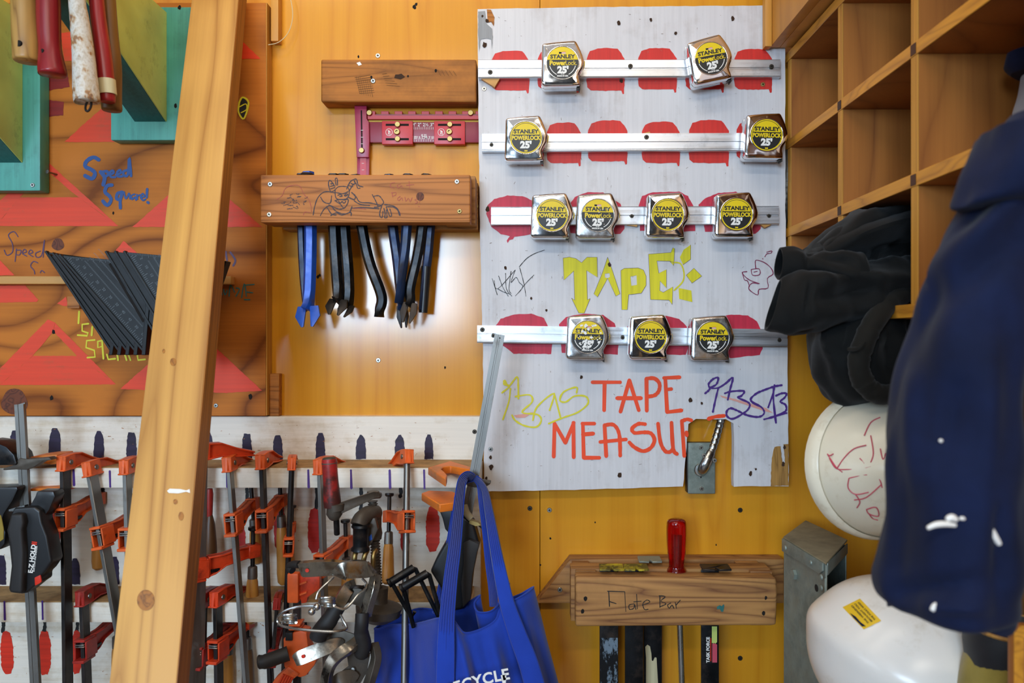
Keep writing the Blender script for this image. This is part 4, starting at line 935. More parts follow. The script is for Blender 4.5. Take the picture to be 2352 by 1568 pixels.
def tape(px, py, kind, rot, label, worn=0, chrome='chrome'):
    key = (kind, worn, chrome)
    if key not in tapes: tapes[key] = make_tape(kind, worn, chrome); o = tapes[key]
    else: o = copy_tree(tapes[key])
    o.location = P(px, py, HT); o.rotation_euler = (0, -math.radians(rot), 0); o['label'] = label; o['group'] = 'tape measures on the white board'
    return o
tape(1292, 144, 'A', 0.5, 'chrome tape measure with flag label, left one on the top rail')
tape(1633, 134, 'A', 11, 'tilted chrome tape measure on the top rail')
tape(1208, 316, 'B', 0, 'chrome tape measure at the left end of the second rail')
tape(1761, 310, 'B', -1.5, 'chrome tape measure overhanging the right end of the second rail')
tape(1268, 494, 'B', -1, 'chrome tape measure, leftmost of four on the third rail')
tape(1373, 494, 'A', -1, 'scuffed chrome tape measure with flag label, second on the third rail', 2, 'chrome_worn')
tape(1534, 493, 'B', -1, 'chrome tape measure, third of four on the third rail')
tape(1692, 492, 'B', -.5, 'chrome tape measure, rightmost of four on the third rail')
tape(1350, 773.5, 'A', -1.5, 'worn tape measure with its label half scraped off, lowest rail', 1, 'chrome_worn')
tape(1494.6, 773.5, 'B', -1, 'chrome tape measure with a clean label, middle of the lowest rail')
tape(1637, 775.6, 'A', -.5, 'scuffed chrome tape measure with flag label, right one on the lowest rail', 2, 'chrome_worn')

# ------------------------------------------------------------------ electrical box with armoured conduit
hh = .024
t = thing('junction_box', 'grey steel outlet cover with bent conduit elbow in the board cutout', 'electrical box', P(1612, 1075, .005))
MB().box(X(1577, .018), X(1640, .018), -.020, -.001, Z(1131, .018), Z(1016, .018)).build('box', M['steel_dark'], t, bevel=.002)
cv = MB().box(X(1580, hh), X(1643, hh), -.0245, -.0202, Z(1134, hh), Z(1016, hh)).build('cover_plate', M['galv'], t, bevel=.0022, seg=3)
for px, py in ((1610.5, 1028), (1611.5, 1122)): screw(px, py, .0245, .0040, M['screw_zinc'], t)
nail_holes([(1610, 1096, 2)], .0247, t)
MB().lathe([(.012, 0), (.0125, .003), (.011, .005)], P(1609, 1078, .0245), (0, -1, 0), 20).build('locknut', M['steel_bright'], t)
MB().tube(smooth([P(1612, 1082, .024), P(1613, 1078, .034), P(1619, 1066, .040), P(1627, 1050, .038), P(1632, 1040, .034)], 6), [.009]*6+[.0098]*6+[.0098]*6+[.0092]*6+[.009], 16).build('elbow', M['steel_bright'], t)
for px, py in ((1617, 1046), (1641, 1057)): screw(px, py, .042, .0042, M['screw_zinc'], t)
def conduit(path, r, name, m, parent=None, pitch=.0105):
    path = smooth([tuple(p) for p in path], 24); pp = []; rr = []; s_ = 0
    for i, p in enumerate(path):
        if i: s_ += (p-path[i-1]).length
        pp.append(p); rr.append(r*(.86+.16*abs(math.sin(PI*s_/pitch))**.6))
    return MB().tube(pp, rr, 14).build(name, m, parent, sharp=60)
conduit([P(1631, 1044, .035), P(1640, 1020, .030), P(1648, 994, .025), P(1655, 966, .017), P(1658, 935, .012), P(1660, 900, .010)], .0076, 'flexible_conduit', M['steel_bright'], t)
o = conduit([P(1821, 120, .03), P(1820, 300, .03), P(1813, 360, .03), P(1808, 420, .03), P(1803, 470, .022), P(1796, 520, .012)], .0085, 'flexible_conduit', M['steel_grimy'])
tag(o, 'dark ribbed conduit in the gap between white board and cubbies', 'conduit')

# ------------------------------------------------------------------ flat bar rack
HF = .138
fr = thing('flat_bar_rack', 'weathered wooden rack with handwriting on its front, holding flat bars', 'rack', P(1550, 1435, .06))
zt = Z(1272, 0.0)
MB().prism([(X(1310, .036), -.036, zt), (X(1800, .036), -.036, zt), (X(1800, .036), -.036, Z(1385, .036)), (X(1232, .036), -.036, Z(1385, .036))], (0, .035, 0)).build('back_board', M['fir_flat'], fr, bevel=.0015)
for x0, x1 in ((1314, 1352), (1690, 1742)): MB().box(X(x0, .05), X(x1, .05), -.0545, -.0365, Z(1415, .05), zt-.002).build('spacer', M['fir_flat'], fr, bevel=.001)
MB().box(X(1311, .09), X(1768, .09), -.092, -.055, Z(1425, .09), zt-.001).build('middle_board', M['fir_flat'], fr, bevel=.0015)
for x0, x1 in ((1322, 1368), (1722, 1772)): MB().box(X(x0, .1), X(x1, .1), -.1035, -.0925, Z(1434, .1), zt-.002).build('spacer', M['fir_flat'], fr, bevel=.001)
MB().prism([(X(a, HF), -HF, z) for a, z in ((1322, zt-.002), (1784, zt-.004), (1786, zt-.03), (1783, Z(1436, HF)), (1322, Z(1439, HF)))], (0, .034, 0)).build('front_board', M['fir_flat'], fr, bevel=.005, seg=3)
ZE = lambda pts: q(3.675, 1200, 1150, pts)
b = MB()
for s in ([(728, 768), (735, 890)], [(718, 762), (860, 766)], [(737, 850), (790, 866)], [(863, 766), (872, 932)], [(942, 868), (900, 880), (905, 915), (940, 905), (945, 872), (958, 916)], [(963, 788), (970, 910)], [(940, 852), (1002, 846)], [(1012, 880), (1074, 855), (1050, 836), (1016, 868), (1030, 915), (1060, 914)], [(1160, 800), (1160, 898)], [(1153, 800), (1205, 808), (1168, 845), (1212, 868), (1160, 893)], [(1250, 862), (1225, 880), (1240, 905), (1262, 880), (1278, 906)], [(1290, 858), (1300, 906)], [(1295, 880), (1332, 838)]):
    b.stroke(ZE(s), 1.9, HF+.0005, jit=.3)
b.build('pen_lettering', M['black'], fr, flat=True)
MB().poly(ZE([(1640, 895), (1665, 880), (1680, 888), (1700, 870), (1705, 885), (1695, 935), (1680, 935), (1665, 912), (1645, 915)]), HF+.0005, .5).build('paint_fleck', M['teal_dark'], fr, flat=True)
nail_holes([(1345, 1374, 5), (1338, 1404, 5), (1759, 1373, 4), (1754, 1408, 5)], HF+.0005, fr)
screw(1286, 1354, .0362, .0045, M['screw_zinc'], fr)
def flatbar(label, x0, x1, hb, top_m, shaft_m, tip, lean=0, len_=.32):
    """a flat bar hanging in a slot, its hooked claw resting on the board in front"""
    w_ = (x1-x0)*S(hb)/2; xc = X((x0+x1)/2, hb)
    t = thing('flat_bar', label, 'pry bar', (xc, -hb, zt))
    d_ = .0022
    MB().box(xc-w_, xc+w_, -hb-d_, -hb+d_, zt-len_, zt-.001).build('shaft', shaft_m, t, bevel=.0014)
    xh, wh = X((tip[0]+tip[1])/2, hb+.015), (tip[1]-tip[0])*S(hb+.02)/2
    f = [(-wh, -.002), (-wh*1.02, -.028), (-wh*.15, -.030), (0, -.018), (wh*.15, -.030), (wh*1.02, -.028), (wh, -.002)]
    tilt = .12
    MB().prism([(xh+a, -hb+b_, zt+.001-b_*tilt*0+(.006 if b_ > -.01 else .0035)) for a, b_ in f], (0, 0, .0035)).build('claw', top_m, t, bevel=.0008, seg=1)
    return t, xc, w_
y_m = paint('chipped_yellow_paint', 'c9b32a', .55, .2, None, 60, dirt='3a3218', damt=.9, dthr=.5)
ft, xc, w_ = flatbar('flat bar with chipped yellow claw and blue-scraped black shaft, leftmost', 1377, 1420, .098, y_m, M['black_metal'], (1377, 1432))
t = NT('scraped_shaft'); n_ = t.noise(t.coords((60, 60, 25)), 1.0, 5.0, .75); t.set(Base__Color=t.ramp(n_, [(.5, C('15181c')), (.56, C('7f93a4'))]), Roughness=.4, Metallic=.5)
MB().box(xc-w_*.93, xc+w_*.93, -.1006, -.1003, zt-.32, zt-.12).build('scraped_face', t.m, ft, flat=True)
ft, xc, w_ = flatbar('flat bar with chipped yellow claw and plain dark shaft, second from left', 1435, 1477, .098, y_m, M['black_metal'], (1433, 1488))
ft, xc, w_ = flatbar('flat bar with grey claw and cream paint flaking on its shaft', 1478, 1520, .0485, M['galv'], M['black_metal'], (1466, 1518))
MB().prism([P(*p, .0512) for p in [(1482, 1485), (1487, 1480), (1493, 1484), (1496, 1500), (1497, 1516), (1500, 1518), (1504, 1509), (1508, 1510), (1512, 1580), (1484, 1580), (1484, 1510)]], (0, .0003, 0)).build('flaked_paint', M['cream_paint'], ft, flat=True)
ft, xc, w_ = flatbar('black flat bar with a red and green sticker, rightmost', 1610, 1651, .098, M['steel_dark'], M['black_metal'], (1610, 1676))
hs = .1006
st = MB().prism([P(*p, hs) for p in [(1622, 1463), (1646, 1450), (1647, 1522), (1622, 1523)]], (0, .0002, 0)).build('sticker', M['label_black'], ft, flat=True)
MB().poly([(1635, 1438), (1647, 1438), (1647, 1474), (1643, 1478), (1635, 1476)], hs+.0004).build('green_field', M['lime'], st, flat=True)
MB().poly([(1636, 1478), (1641, 1476), (1647, 1480), (1647, 1521), (1636, 1521)], hs+.0004).build('red_field', M['red_marker'], st, flat=True)
MB().poly([(1631.5, 1465), (1633.5, 1465), (1633.5, 1518), (1631.5, 1518)], hs+.0004).build('red_line', M['rack_red'], st, flat=True)
b = MB(); c = P(1626.5, 1492, hs+.0005); b.text(text_geo('TASK FORCE', .0078, .0003), lambda x, y: c+Vector((-y, 0, x)))
c2 = P(1640, 1499, hs+.0007)
b.build('sticker_lettering', M['white_print'], st, flat=True)
# red screwdriver
t = thing('screwdriver', 'screwdriver with a translucent red handle standing in the rack', 'screwdriver', P(1554, 1316, .0975))
c = P(1554, 1317, .0975); n = 36; s = S(.0975)
prof = [(0, 0), (.0135, 0), (.0163, .003), (.0165, .0065), (.0135, .0125), (.0140, .022), (.0165, .04), (.0178, .06), (.0180, .078), (.0172, .088), (.0150, .094), (.009, .0965), (0, .097)]
sm = smooth([(r_, z) for r_, z in prof[1:-1]], 3); L = []
for p in sm:
    fl = .045 if .02 < p.y < .086 else .0
    L.append([c+Vector((p.x*(1-fl+fl*math.cos(9*2*PI*i/n))*math.cos(2*PI*i/n), p.x*(1-fl+fl*math.cos(9*2*PI*i/n))*math.sin(2*PI*i/n), p.y)) for i in range(n)])
MB().loft(L).build('handle', M['acetate'], t, sharp=60)
MB().tube([c+Vector((0, 0, .07)), c+Vector((0, 0, -.005)), P(1562, 1440, .0975), P(1567, 1590, .0975)], .0052, 14).build('shaft', M['steel_bright'], t)

# ------------------------------------------------------------------ galvanised post, right of the rack
t = thing('steel_post', 'dull galvanised sheet steel post with a folded cap and bolt', 'post', P(1850, 1560, .2))
pA, pB, pC = P(1800, 1243, .18), P(1897, 1277, .33), P(1945, 1237, .22)
pA.z = pB.z = pC.z = 0; pD = pA+(pC-pB); ztp = 1.168; up_ = Vector((0, 0, 1))
def plate(a, b_, z0, z1, th, nm, m=None):
    n_ = (b_-a).cross(up_).normalized()*th
    return MB().prism([a+up_*z0, b_+up_*z0, b_+up_*z1, a+up_*z1], n_).build(nm, m or M['galv'], t, bevel=.0008, seg=1)
nAB = (pB-pA).cross(up_).normalized()
plate(pA, pB, .002, ztp, -.0025, 'side_plate'); plate(pD, pA, .002, ztp, -.0025, 'back_plate'); plate(pC, pD, .002, ztp, -.0025, 'side_plate')
e_ = (pC-pB).normalized(); plate(pB+e_*.0005, pB+e_*.010, .002, ztp-.02, -.0025, 'flange')
ov_ = .002
MB().prism([pA-(pB-pA).normalized()*ov_+up_*(ztp+.001), pB+(pB-pA).normalized()*ov_-e_*ov_+up_*(ztp+.001), pC+e_*.004+up_*(ztp+.006), pD+up_*(ztp+.004)], up_*.003).build('cap', M['galv_dust'], t, bevel=.0012)
d_ = (pB-pA)
MB().prism([pA+nAB*.0005+up_*(ztp+.002), pB-d_*.03+nAB*.0005+up_*(ztp+.002), pB-d_*.03+nAB*.0005+up_*(ztp-.010), pB-d_*.10+nAB*.0005+up_*(ztp-.017), pA+nAB*.0005+up_*(ztp-.019)], nAB*.003).build('cap_lip', M['galv'], t, bevel=.001)
MB().prism([pB+e_*.004+up_*(ztp+.002), pC-e_*.002+up_*(ztp+.004), pC-e_*.002+up_*(ztp-.012), pB+e_*.004+up_*(ztp-.016)], e_.cross(up_)*.002).build('cap_lip', M['galv'], t, bevel=.001)
for f_, dz, r in ((.10, -.010, .0045), (.72, -.008, .004), (.95, -.020, .0045), (.95, -.036, .0045)):
    MB().lathe([(r, 0), (r*.8, .0018), (0, .0025)], pA+d_*f_+up_*(ztp+dz)+nAB*.0032, nAB, 12).build('rivet', M['galv'], t)
MB().lathe([(.0085, 0), (.0085, .005), (.0, .0055)], pA+d_*.30+up_*(ztp-.045)+nAB*.0003, nAB, 6).build('bolt', M['galv'], t)
MB().lathe([(.0055, 0), (.0055, .0004), (0, .0005)], pA+d_*.80+up_*(ztp-.043)+nAB*.0002, nAB, 14).build('bolt_hole', M['hole'], t)

# ------------------------------------------------------------------ cubby on the right wall
XC = .471
T = .0165
ys = [-.045, -.285, -.52, -.755]           # dividers
zA, zB, zC_, zTop = 1.5+458/F*1.455-.0, 1.5+256/F*1.455, 1.5+54/F*1.455, 1.5+660/F*1.455
cu = thing('cubby_shelf', 'open plywood cubby shelving along the right wall', 'cubby', (XC, -.5, zC_-T))
xb = XR-.004
MB().box(xb-.012, xb, ys[-1], ys[0], zC_-T, zTop).build('back_panel', M['cubby'], cu)
for z in (zTop, zA, zB, zC_):
    MB().box(XC+.0012, xb-.0125, ys[-1]-T, ys[0]+T, z-T, z).build('shelf', M['cubby'], cu)
    MB().box(XC-.0006, XC+.001, ys[-1]-T, ys[0]+T, z-T, z).build('edge_strip', M['cubby_edge'], cu, bevel=.0005, seg=1)
for y in ys:
    for z0, z1 in ((zC_, zB-T), (zB, zA-T), (zA, zTop-T)):
        MB().box(XC+.0018, xb-.0125, y-T/2, y+T/2, z0+.0002, z1-.0002).build('divider', M['cubby'], cu)
        MB().box(XC+.0002, XC+.0016, y-T/2, y+T/2, z0+.0002, z1-.0002).build('edge_strip', M['ply_edge'], cu)
for y in ys[1:3]:
    for z in (zA, zB): MB().box(XC-.0014, XC-.0008, y-T*.4, y+T*.4, z-T*.9, z-T*.1).build('joint_gap', M['gold'] if 0 else M['dark_wood'], cu)
MB().tube(smooth([Vector((.50, -.762, 1.70)), Vector((.47, -.80, 1.695)), Vector((.44, -.83, 1.70)), Vector((.435, -.835, 1.715))], 5), .004, 8).build('coat_hook', M['steel_dark'], cu)
up = thing('upper_cabinet', 'yellow plywood cabinet above the cubbies, its corner in the frame', 'cabinet', (.6, -.4, zTop))
MB().box(XC-.036, XC-.018, -1.1, -.047, zTop+.006, 2.6).build('side_panel', M['osb'], up, bevel=.0012)
MB().box(XC-.0175, xb, -1.1, -.047, zTop+.006, zTop+.028).build('bottom_panel', M['osb'], up, bevel=.001)
MB().box(X(1757, .06), XC-.0365, -.062, -.044, Z(107, .06), 2.6).build('corner_trim', M['osb'], up, bevel=.001)

# ------------------------------------------------------------------ hard hats
def hat(label, cpos, up_, fwd, size, m, ridges=True):
    """dome along up_, brim in the plane across it"""
    t = thing('hard_hat', label, 'hard hat', cpos)
    u = Vector(up_).normalized(); f = Vector(fwd); f = (f-u*f.dot(u)).normalized(); r = u.cross(f)
    R = Matrix((r, f, u)).transposed().to_4x4(); c = Vector(cpos)
    n = 56; L = []
    a_, b_, hgt = .102*size, .128*size, .135*size
    for k in range(20):
        th = PI/2*k/19.5; cr, zz = math.cos(th)**.96, math.sin(th)
        row = []
        for i in range(n):
            an = 2*PI*i/n; rd = 1.0
            if ridges: rd += .022*math.exp(-((math.atan2(math.cos(an), 1)*3)**2))*0
            x_, y_ = a_*cr*math.cos(an), b_*cr*math.sin(an)
            lift = .006*size*math.exp(-(x_/(.018*size))**2)*(1 if zz > .35 else zz/.35)
            row.append(c+R @ Vector((x_, y_, hgt*zz+lift)))
        L.append(row)
    sh = MB().loft(L, False, True).build('shell', m, t, solid=.003, sharp=60)
    # gutter band and brim
    br_ = MB(); LL = []
    for rr, z_ in ((1.0, .004), (1.03, .010), (1.06, .006), (1.075, -.004), (1.06, -.012), (1.0, -.010), (.985, -.002)):
        row = []
        for i in range(n):
            an = 2*PI*i/n; ex = 1+(.16*max(0, math.sin(an))**3 if rr > 1.02 else 0)
            row.append(c+R @ Vector((a_*rr*math.cos(an), b_*rr*ex*math.sin(an), z_*size)))
        LL.append(row)
    LL.append(LL[0]); br_.loft(LL, False, False); br_.build('brim', m, t, sharp=60)
    def onshell(ax, ay):
        k = 1-(ax/a_)**2-(ay/b_)**2
        return c+R @ Vector((ax, ay, hgt*math.sqrt(max(.02, k))**.95+.0035))
    return t, R, c, (a_, b_, hgt)
def shell_pt(tt, lon, lat, off=.0022):
    R, c, (a_, b_, hgt) = tt
    cr, zz = math.cos(lat)**.96, math.sin(lat)
    x_, y_ = a_*cr*math.cos(lon), b_*cr*math.sin(lon)
    p = c+R @ Vector((x_, y_, hgt*zz)); nrm = (R @ Vector((x_/a_**2, y_/b_**2, hgt*zz/hgt**2))).normalized()
    return p+nrm*off, nrm
def img_to_shell(tt, px, py):
    """nearest shell point to a photo ray (march along the ray)"""
    R, c, (a_, b_, hgt) = tt; o = Vector((0, -DW, CZ)); d = (P(px, py, .5)-o).normalized(); Ri = R.inverted()
    k = .4
    while k < 2.2:
        v = Ri @ (o+d*k-c)
        if v.z > -.01:
            z_ = min(1, max(0, v.z/hgt)); sl = (1-z_**2)**.48 if z_ < 1 else 0
            if sl > .02 and (v.x/(a_*sl))**2+(v.y/(b_*sl))**2 < 1: return o+d*(k-.0035)
        k += .001
    return None
def on_hat(tt, strokes, wpx, name, m, parent):
    b = MB(); R, c, dim = tt
    for s in strokes:
        pts = [img_to_shell(tt, p.x, p.y) for p in smooth(s, 4)]
        pts = [p for p in pts if p is not None]
        if len(pts) > 2: b.tube(pts, wpx*S(.4)*.5, 5)
    if b.v: b.build(name, m, parent)
c1 = P(2024, 1064, .38)
t1, R1, cc1, d1 = hat('grimy white hard hat with red scribbles, hanging under the black hoodie', c1, (.42, -.90, .12), (.9, .42, 0), .96, M['hat'])
on_hat((R1, cc1, d1), [[(1900, 1042), (1906, 1046), (1914, 1042)], [(1905, 1052), (1920, 1075), (1945, 1078), (1990, 1074), (2020, 1062)], [(1950, 1098), (1948, 1120), (1965, 1135), (1995, 1130)], [(1962, 1148), (1990, 1142), (2025, 1112)], [(1984, 985), (2010, 976)], [(2000, 1000), (2006, 1040), (2000, 1062)], [(1930, 1038), (1940, 1026)], [(1990, 1170), (2012, 1165), (2018, 1185), (1996, 1180), (1990, 1170)], [(2022, 1030), (2028, 1055), (2034, 1040)], [(1900, 1042), (1912, 1060), (1922, 1074), (1935, 1084)], [(1950, 1098), (1990, 1090), (2018, 1098), (2026, 1120)], [(1985, 1000), (2000, 970), (2022, 958)], [(1922, 1076), (1940, 1050), (1962, 1030), (1990, 1022)], [(1965, 1135), (1975, 1152), (1968, 1166)], [(1996, 1180), (2004, 1190), (2016, 1194)], [(1975, 1052), (1988, 1068), (1998, 1094)]], 2.6, 'red_scribble', M['red_marker'], t1)
c2 = P(2106, 1530, .45)
t2, R2, cc2, d2 = hat('clean white hard hat with a yellow sticker, at the bottom right', c2, (-.90, -.18, .40), (-.15, 1.0, .1), 1.05, M['hat_white'])
b = MB(); G = 8; A0, A1, A2 = Vector((1935, 1394)), Vector((1975, 1374)), Vector((1984, 1445))
grid = [[img_to_shell((R2, cc2, d2), *(A0+(A1-A0)*(i/G)*1.0+(A2-A0)*(j/G)).to_tuple()) for i in range(G+1)] for j in range(G+1)]
fl = [p for r_ in grid for p in r_]
if all(p is not None for p in fl):
    stk = b.add(fl, [[j*(G+1)+i, j*(G+1)+i+1, (j+1)*(G+1)+i+1, (j+1)*(G+1)+i] for j in range(G) for i in range(G)]).build('sticker', M['sticker'], t2)
    e1, e2 = (fl[G]-fl[0]), (fl[-1-G]-fl[0])
    nrm = e1.cross(e2).normalized(); nrm = nrm if nrm.y < 0 else -nrm
    b = MB()
    def stk_pt(u_, v_):
        i, j = min(G-1, int(u_*G)), min(G-1, int(v_*G)); fu, fv = u_*G-i, v_*G-j
        a_ = grid[j][i].lerp(grid[j][i+1], fu); c_ = grid[j+1][i].lerp(grid[j+1][i+1], fu); return a_.lerp(c_, fv)+nrm*.0008
    for k, s in enumerate(('THE FOLKS WHO', 'BROUGHT YOU', 'THE WEEKEND')):
        g = text_geo(s, 1.0, .02); mx = max(abs(v[0]) for v in g[0])
        b.text(g, lambda x, y: stk_pt(min(.99, max(.01, .80-.19*k-y*.13)), min(.99, max(.01, .5-x/mx*.40))))
    b.build('sticker_lettering', M['navy'], stk, flat=True)
    b = MB(); b.add([stk_pt(u_, v_) for u_, v_ in ((.07, .3), (.16, .5), (.14, .75), (.2, .95), (.04, .9), (.03, .5))], [(0, 1, 2, 3, 4, 5)]); b.build('emblem', M['navy'], stk, flat=True)

# ------------------------------------------------------------------ cloth helpers
def cloth_tube(rows, n=40, fold=.012, freq=3.0, seed=0, tw=1.0):
    """rows: (centre, half width vector, half depth vector) -> wrinkled loops"""
    L = []
    for k, (c, a, b_) in enumerate(rows):
        row = []
        for i in range(n):
            an = 2*PI*i/n; p = c+a*math.cos(an)+b_*math.sin(an)
            nz = noise.noise(Vector((p.x*freq*6+seed, p.y*freq*6, p.z*freq*2.2)))+.5*noise.noise(Vector((p.x*freq*14+seed, p.y*freq*14, p.z*freq*6)))
            d = (p-c).normalized(); row.append(p+d*fold*nz)
        L.append(row)
    return L
def dense(rows, k=5):
    flat = [tuple(c)+tuple(a)+tuple(b_) for c, a, b_ in rows]
    return [(Vector(v[:3]), Vector(v[3:6]), Vector(v[6:9])) for v in smooth(flat, k)]

# navy coat hanging in front of the cubbies (a sleeve towards the room)
def crow(xl, xr_, y, hl, hd=.05, tilt=0):
    a, b_ = P(xl, y, hl), P(xr_, y+tilt, hl); c = (a+b_)/2
    return (c, (b_-a)/2, Vector((0, hd, 0)))
t = thing('work_coat', 'navy cotton coat sleeve spotted with white paint, hanging at the right', 'coat', P(2200, 330, .83))
rows = [crow(2330, 2470, 262, .83, .03), crow(2268, 2480, 330, .83, .05), crow(2222, 2470, 410, .83, .06), crow(2196, 2455, 480, .83, .06), crow(2150, 2430, 580, .83, .062), crow(2108, 2372, 690, .83, .062), crow(2078, 2350, 800, .83, .062), crow(2054, 2334, 910, .83, .062), crow(2040, 2325, 1040, .83, .068), crow(2034, 2318, 1160, .83, .066), crow(2028, 2310, 1280, .83, .064), crow(2021, 2300, 1342, .83, .06), crow(2030, 2295, 1382, .83, .058), crow(2046, 2288, 1398, .83, .05)]
L = cloth_tube(dense(rows, 7), 96, .014, 2.4, 3)
def crease(L, segs, cd=Vector((0, -DW, CZ))):
    # gather folds: soft ridges in the cloth along lines on its front
    for row in L:
        c = sum(row, Vector())/len(row)
        for k, p in enumerate(row):
            d_ = p-cd; px, py = CX+d_.x/d_.y*F, CY-d_.z/d_.y*F
            if p.y > c.y: continue
            for (x0, y0, x1, y1, amp, sg) in segs:
                a_, b_, q_ = Vector((x0, y0)), Vector((x1, y1)), Vector((px, py)); u_ = max(0, min(1, (q_-a_).dot(b_-a_)/(b_-a_).length_squared))
                p += (p-c).normalized()*amp*math.exp(-((q_-a_.lerp(b_, u_)).length/sg)**2)*math.sin(PI*min(1, .25+u_*.75))
crease(L, [(2350, 440, 2105, 665, .014, 26), (2330, 560, 2080, 760, -.008, 30), (2300, 420, 2200, 540, -.010, 22), (2200, 900, 2150, 1150, -.006, 26), (2100, 880, 2075, 1250, .006, 22), (2280, 800, 2250, 1300, .006, 30), (2060, 1360, 2300, 1330, -.009, 22), (2130, 1390, 2290, 1400, .007, 18), (2300, 1180, 2300, 1400, -.007, 20)])
for i, p in enumerate(L[-1]): p.z += .004*math.sin(i*.13)+.003*math.sin(i*.29)
cb = MB().loft(L, True, False).loft([[p.lerp(sum(r_, Vector())/len(r_), .03) for p in r_] for r_ in (L[-1], L[-4], L[-9])], False, False); cb.build('sleeve', M['navy'], t)
rows = [crow(2268, 2480, 300, .86, .05), crow(2232, 2440, 380, .862, .055), crow(2212, 2400, 440, .86, .05), crow(2200, 2370, 466, .86, .04), crow(2197, 2350, 476, .86, .025)]
MB().loft(cloth_tube(dense(rows, 4), 40, .012, 3, 9)).build('shoulder_flap', M['navy'], t)
b = MB()
def bead(pts, w_, hz):
    for i in range(len(pts)): pass
    sm_ = smooth(pts, 5); n_ = len(sm_)
    MB().tube([P(p.x, p.y, hz) for p in sm_], [w_*S(hz)*.5*(.55+.45*math.sin(PI*(i+.5)/n_)) for i in range(n_)], 8).build('paint_spot', M['white_print'], t)
bead([(2130, 1213), (2148, 1205), (2170, 1203), (2195, 1206)], 14, .893); bead([(2174, 1193), (2186, 1188), (2198, 1194)], 16, .893); bead([(2270, 1205), (2280, 1225), (2296, 1250)], 17, .890); bead([(2204, 1191), (2210, 1190), (2216, 1192)], 9, .893); bead([(2256, 1194), (2262, 1192), (2268, 1196)], 11, .892)
bead([(2140, 1402), (2146, 1393), (2152, 1386)], 14, .884); bead([(2232, 1404), (2238, 1406), (2244, 1404)], 10, .880); bead([(2158, 1014), (2161, 1012), (2164, 1014)], 9, .893)
t = thing('grey_sweatshirt', 'dark garment with a grey cuff at the right edge, above the navy coat', 'garment', P(2345, 140, .6))
MB().loft(cloth_tube(dense([crow(2322, 2440, 118, .6, .03), crow(2318, 2440, 145, .6, .035), crow(2330, 2440, 165, .6, .03)], 5), 30, .006, 4, 1)).build('sleeve', M['navy'], t)
MB().loft(cloth_tube(dense([crow(2350, 2440, 170, .6, .028), crow(2346, 2440, 215, .6, .03), crow(2336, 2440, 250, .6, .03), crow(2334, 2440, 260, .6, .026)], 5), 30, .004, 4, 1)).build('cuff', M['grey_plastic'] if 0 else cloth('grey_jersey', '8d9098', .15), t)

# black hoodie stuffed in the cubby
t = thing('hoodie', 'black fleece hoodie spilling out of the lower cubby', 'hoodie', P(2000, 700, .3))
def trow(px, py, hc, wx, wy, ax, dep):
    """centre pixel, height, half width px across ax (image angle deg), depth half"""
    c = P(px, py, hc); s_ = S(hc); a = math.radians(ax)
    return (c, Vector((math.cos(a)*wx*s_, 0, -math.sin(a)*wx*s_)), Vector((0, dep, 0)) if wy is None else Vector((0, dep, 0)))
fz = .015
rows = [trow(2112, 530, .30, 92, None, 95, .07), trow(2030, 538, .33, 76, None, 98, .08), trow(1950, 558, .36, 68, None, 100, .08), trow(1895, 580, .37, 52, None, 100, .07), trow(1862, 592, .37, 42, None, 98, .06)]
L = cloth_tube(dense(rows, 6), 56, fz, 3.2, 2); crease(L, [(2105, 500, 1900, 560, .014, 14), (2105, 560, 1880, 600, -.014, 14), (2100, 470, 1930, 520, -.010, 12)]); MB().loft(L).build('body', M['blackcloth'], t)
rows = [trow(2105, 480, .30, 36, None, 112, .06), trow(2020, 508, .35, 42, None, 108, .06), trow(1940, 535, .37, 40, None, 110, .06), trow(1880, 566, .37, 30, None, 115, .05), trow(1850, 588, .36, 18, None, 115, .04)]
MB().loft(cloth_tube(dense(rows, 6), 40, fz, 3.4, 5)).build('fold', M['blackcloth'], t)
rows = [trow(1960, 628, .41, 48, None, 86, .05), trow(1915, 618, .42, 42, None, 88, .045), trow(1880, 612, .42, 40, None, 92, .04), trow(1858, 610, .42, 34, None, 94, .036), trow(1840, 608, .42, 38, None, 94, .034), trow(1812, 607, .42, 39, None, 95, .028), trow(1788, 607, .42, 37, None, 94, .020)]
L = cloth_tube(dense(rows, 7), 48, .008, 4.2, 8)
crease(L, [(1990, 640, 1850, 610, .010, 12), (1960, 600, 1870, 585, -.010, 12), (1858, 570, 1858, 645, -.006, 8)])
inn = [[p.lerp(sum(r_, Vector())/len(r_), .10)+Vector((0, .0, 0)) for p in r_] for r_ in (L[-1], L[-4], L[-9])]
MB().loft(L+inn, True, False).build('sleeve', M['blackcloth'], t, sharp=70)
rows = [trow(2110, 640, .34, 60, None, 80, .06), trow(2030, 652, .38, 62, None, 82, .06), trow(1950, 672, .41, 64, None, 84, .055), trow(1890, 690, .43, 66, None, 90, .05), trow(1850, 696, .44, 70, None, 95, .045), trow(1820, 698, .44, 72, None, 100, .038), trow(1795, 700, .44, 68, None, 104, .028), trow(1776, 700, .44, 62, None, 107, .016)]
L = cloth_tube(dense(rows, 7), 56, .013, 3.4, 11)
crease(L, [(2080, 640, 1820, 640, .016, 16), (2050, 690, 1850, 735, .012, 18), (1990, 660, 1850, 690, -.014, 16), (1862, 660, 1850, 745, -.008, 7)])
inn = [[p.lerp(sum(r_, Vector())/len(r_), .10) for p in r_] for r_ in (L[-1], L[-5], L[-10])]
MB().loft(L+inn, True, False).build('waist_band', M['blackcloth'], t, sharp=70)
rows = [trow(2040, 662, .36, 70, None, 0, .06), trow(2000, 720, .38, 105, None, 4, .07), trow(1975, 790, .40, 108, None, 4, .075), trow(1970, 850, .40, 100, None, 2, .07), trow(1975, 900, .40, 72, None, -6, .055), trow(1962, 925, .40, 34, None, -12, .03)]
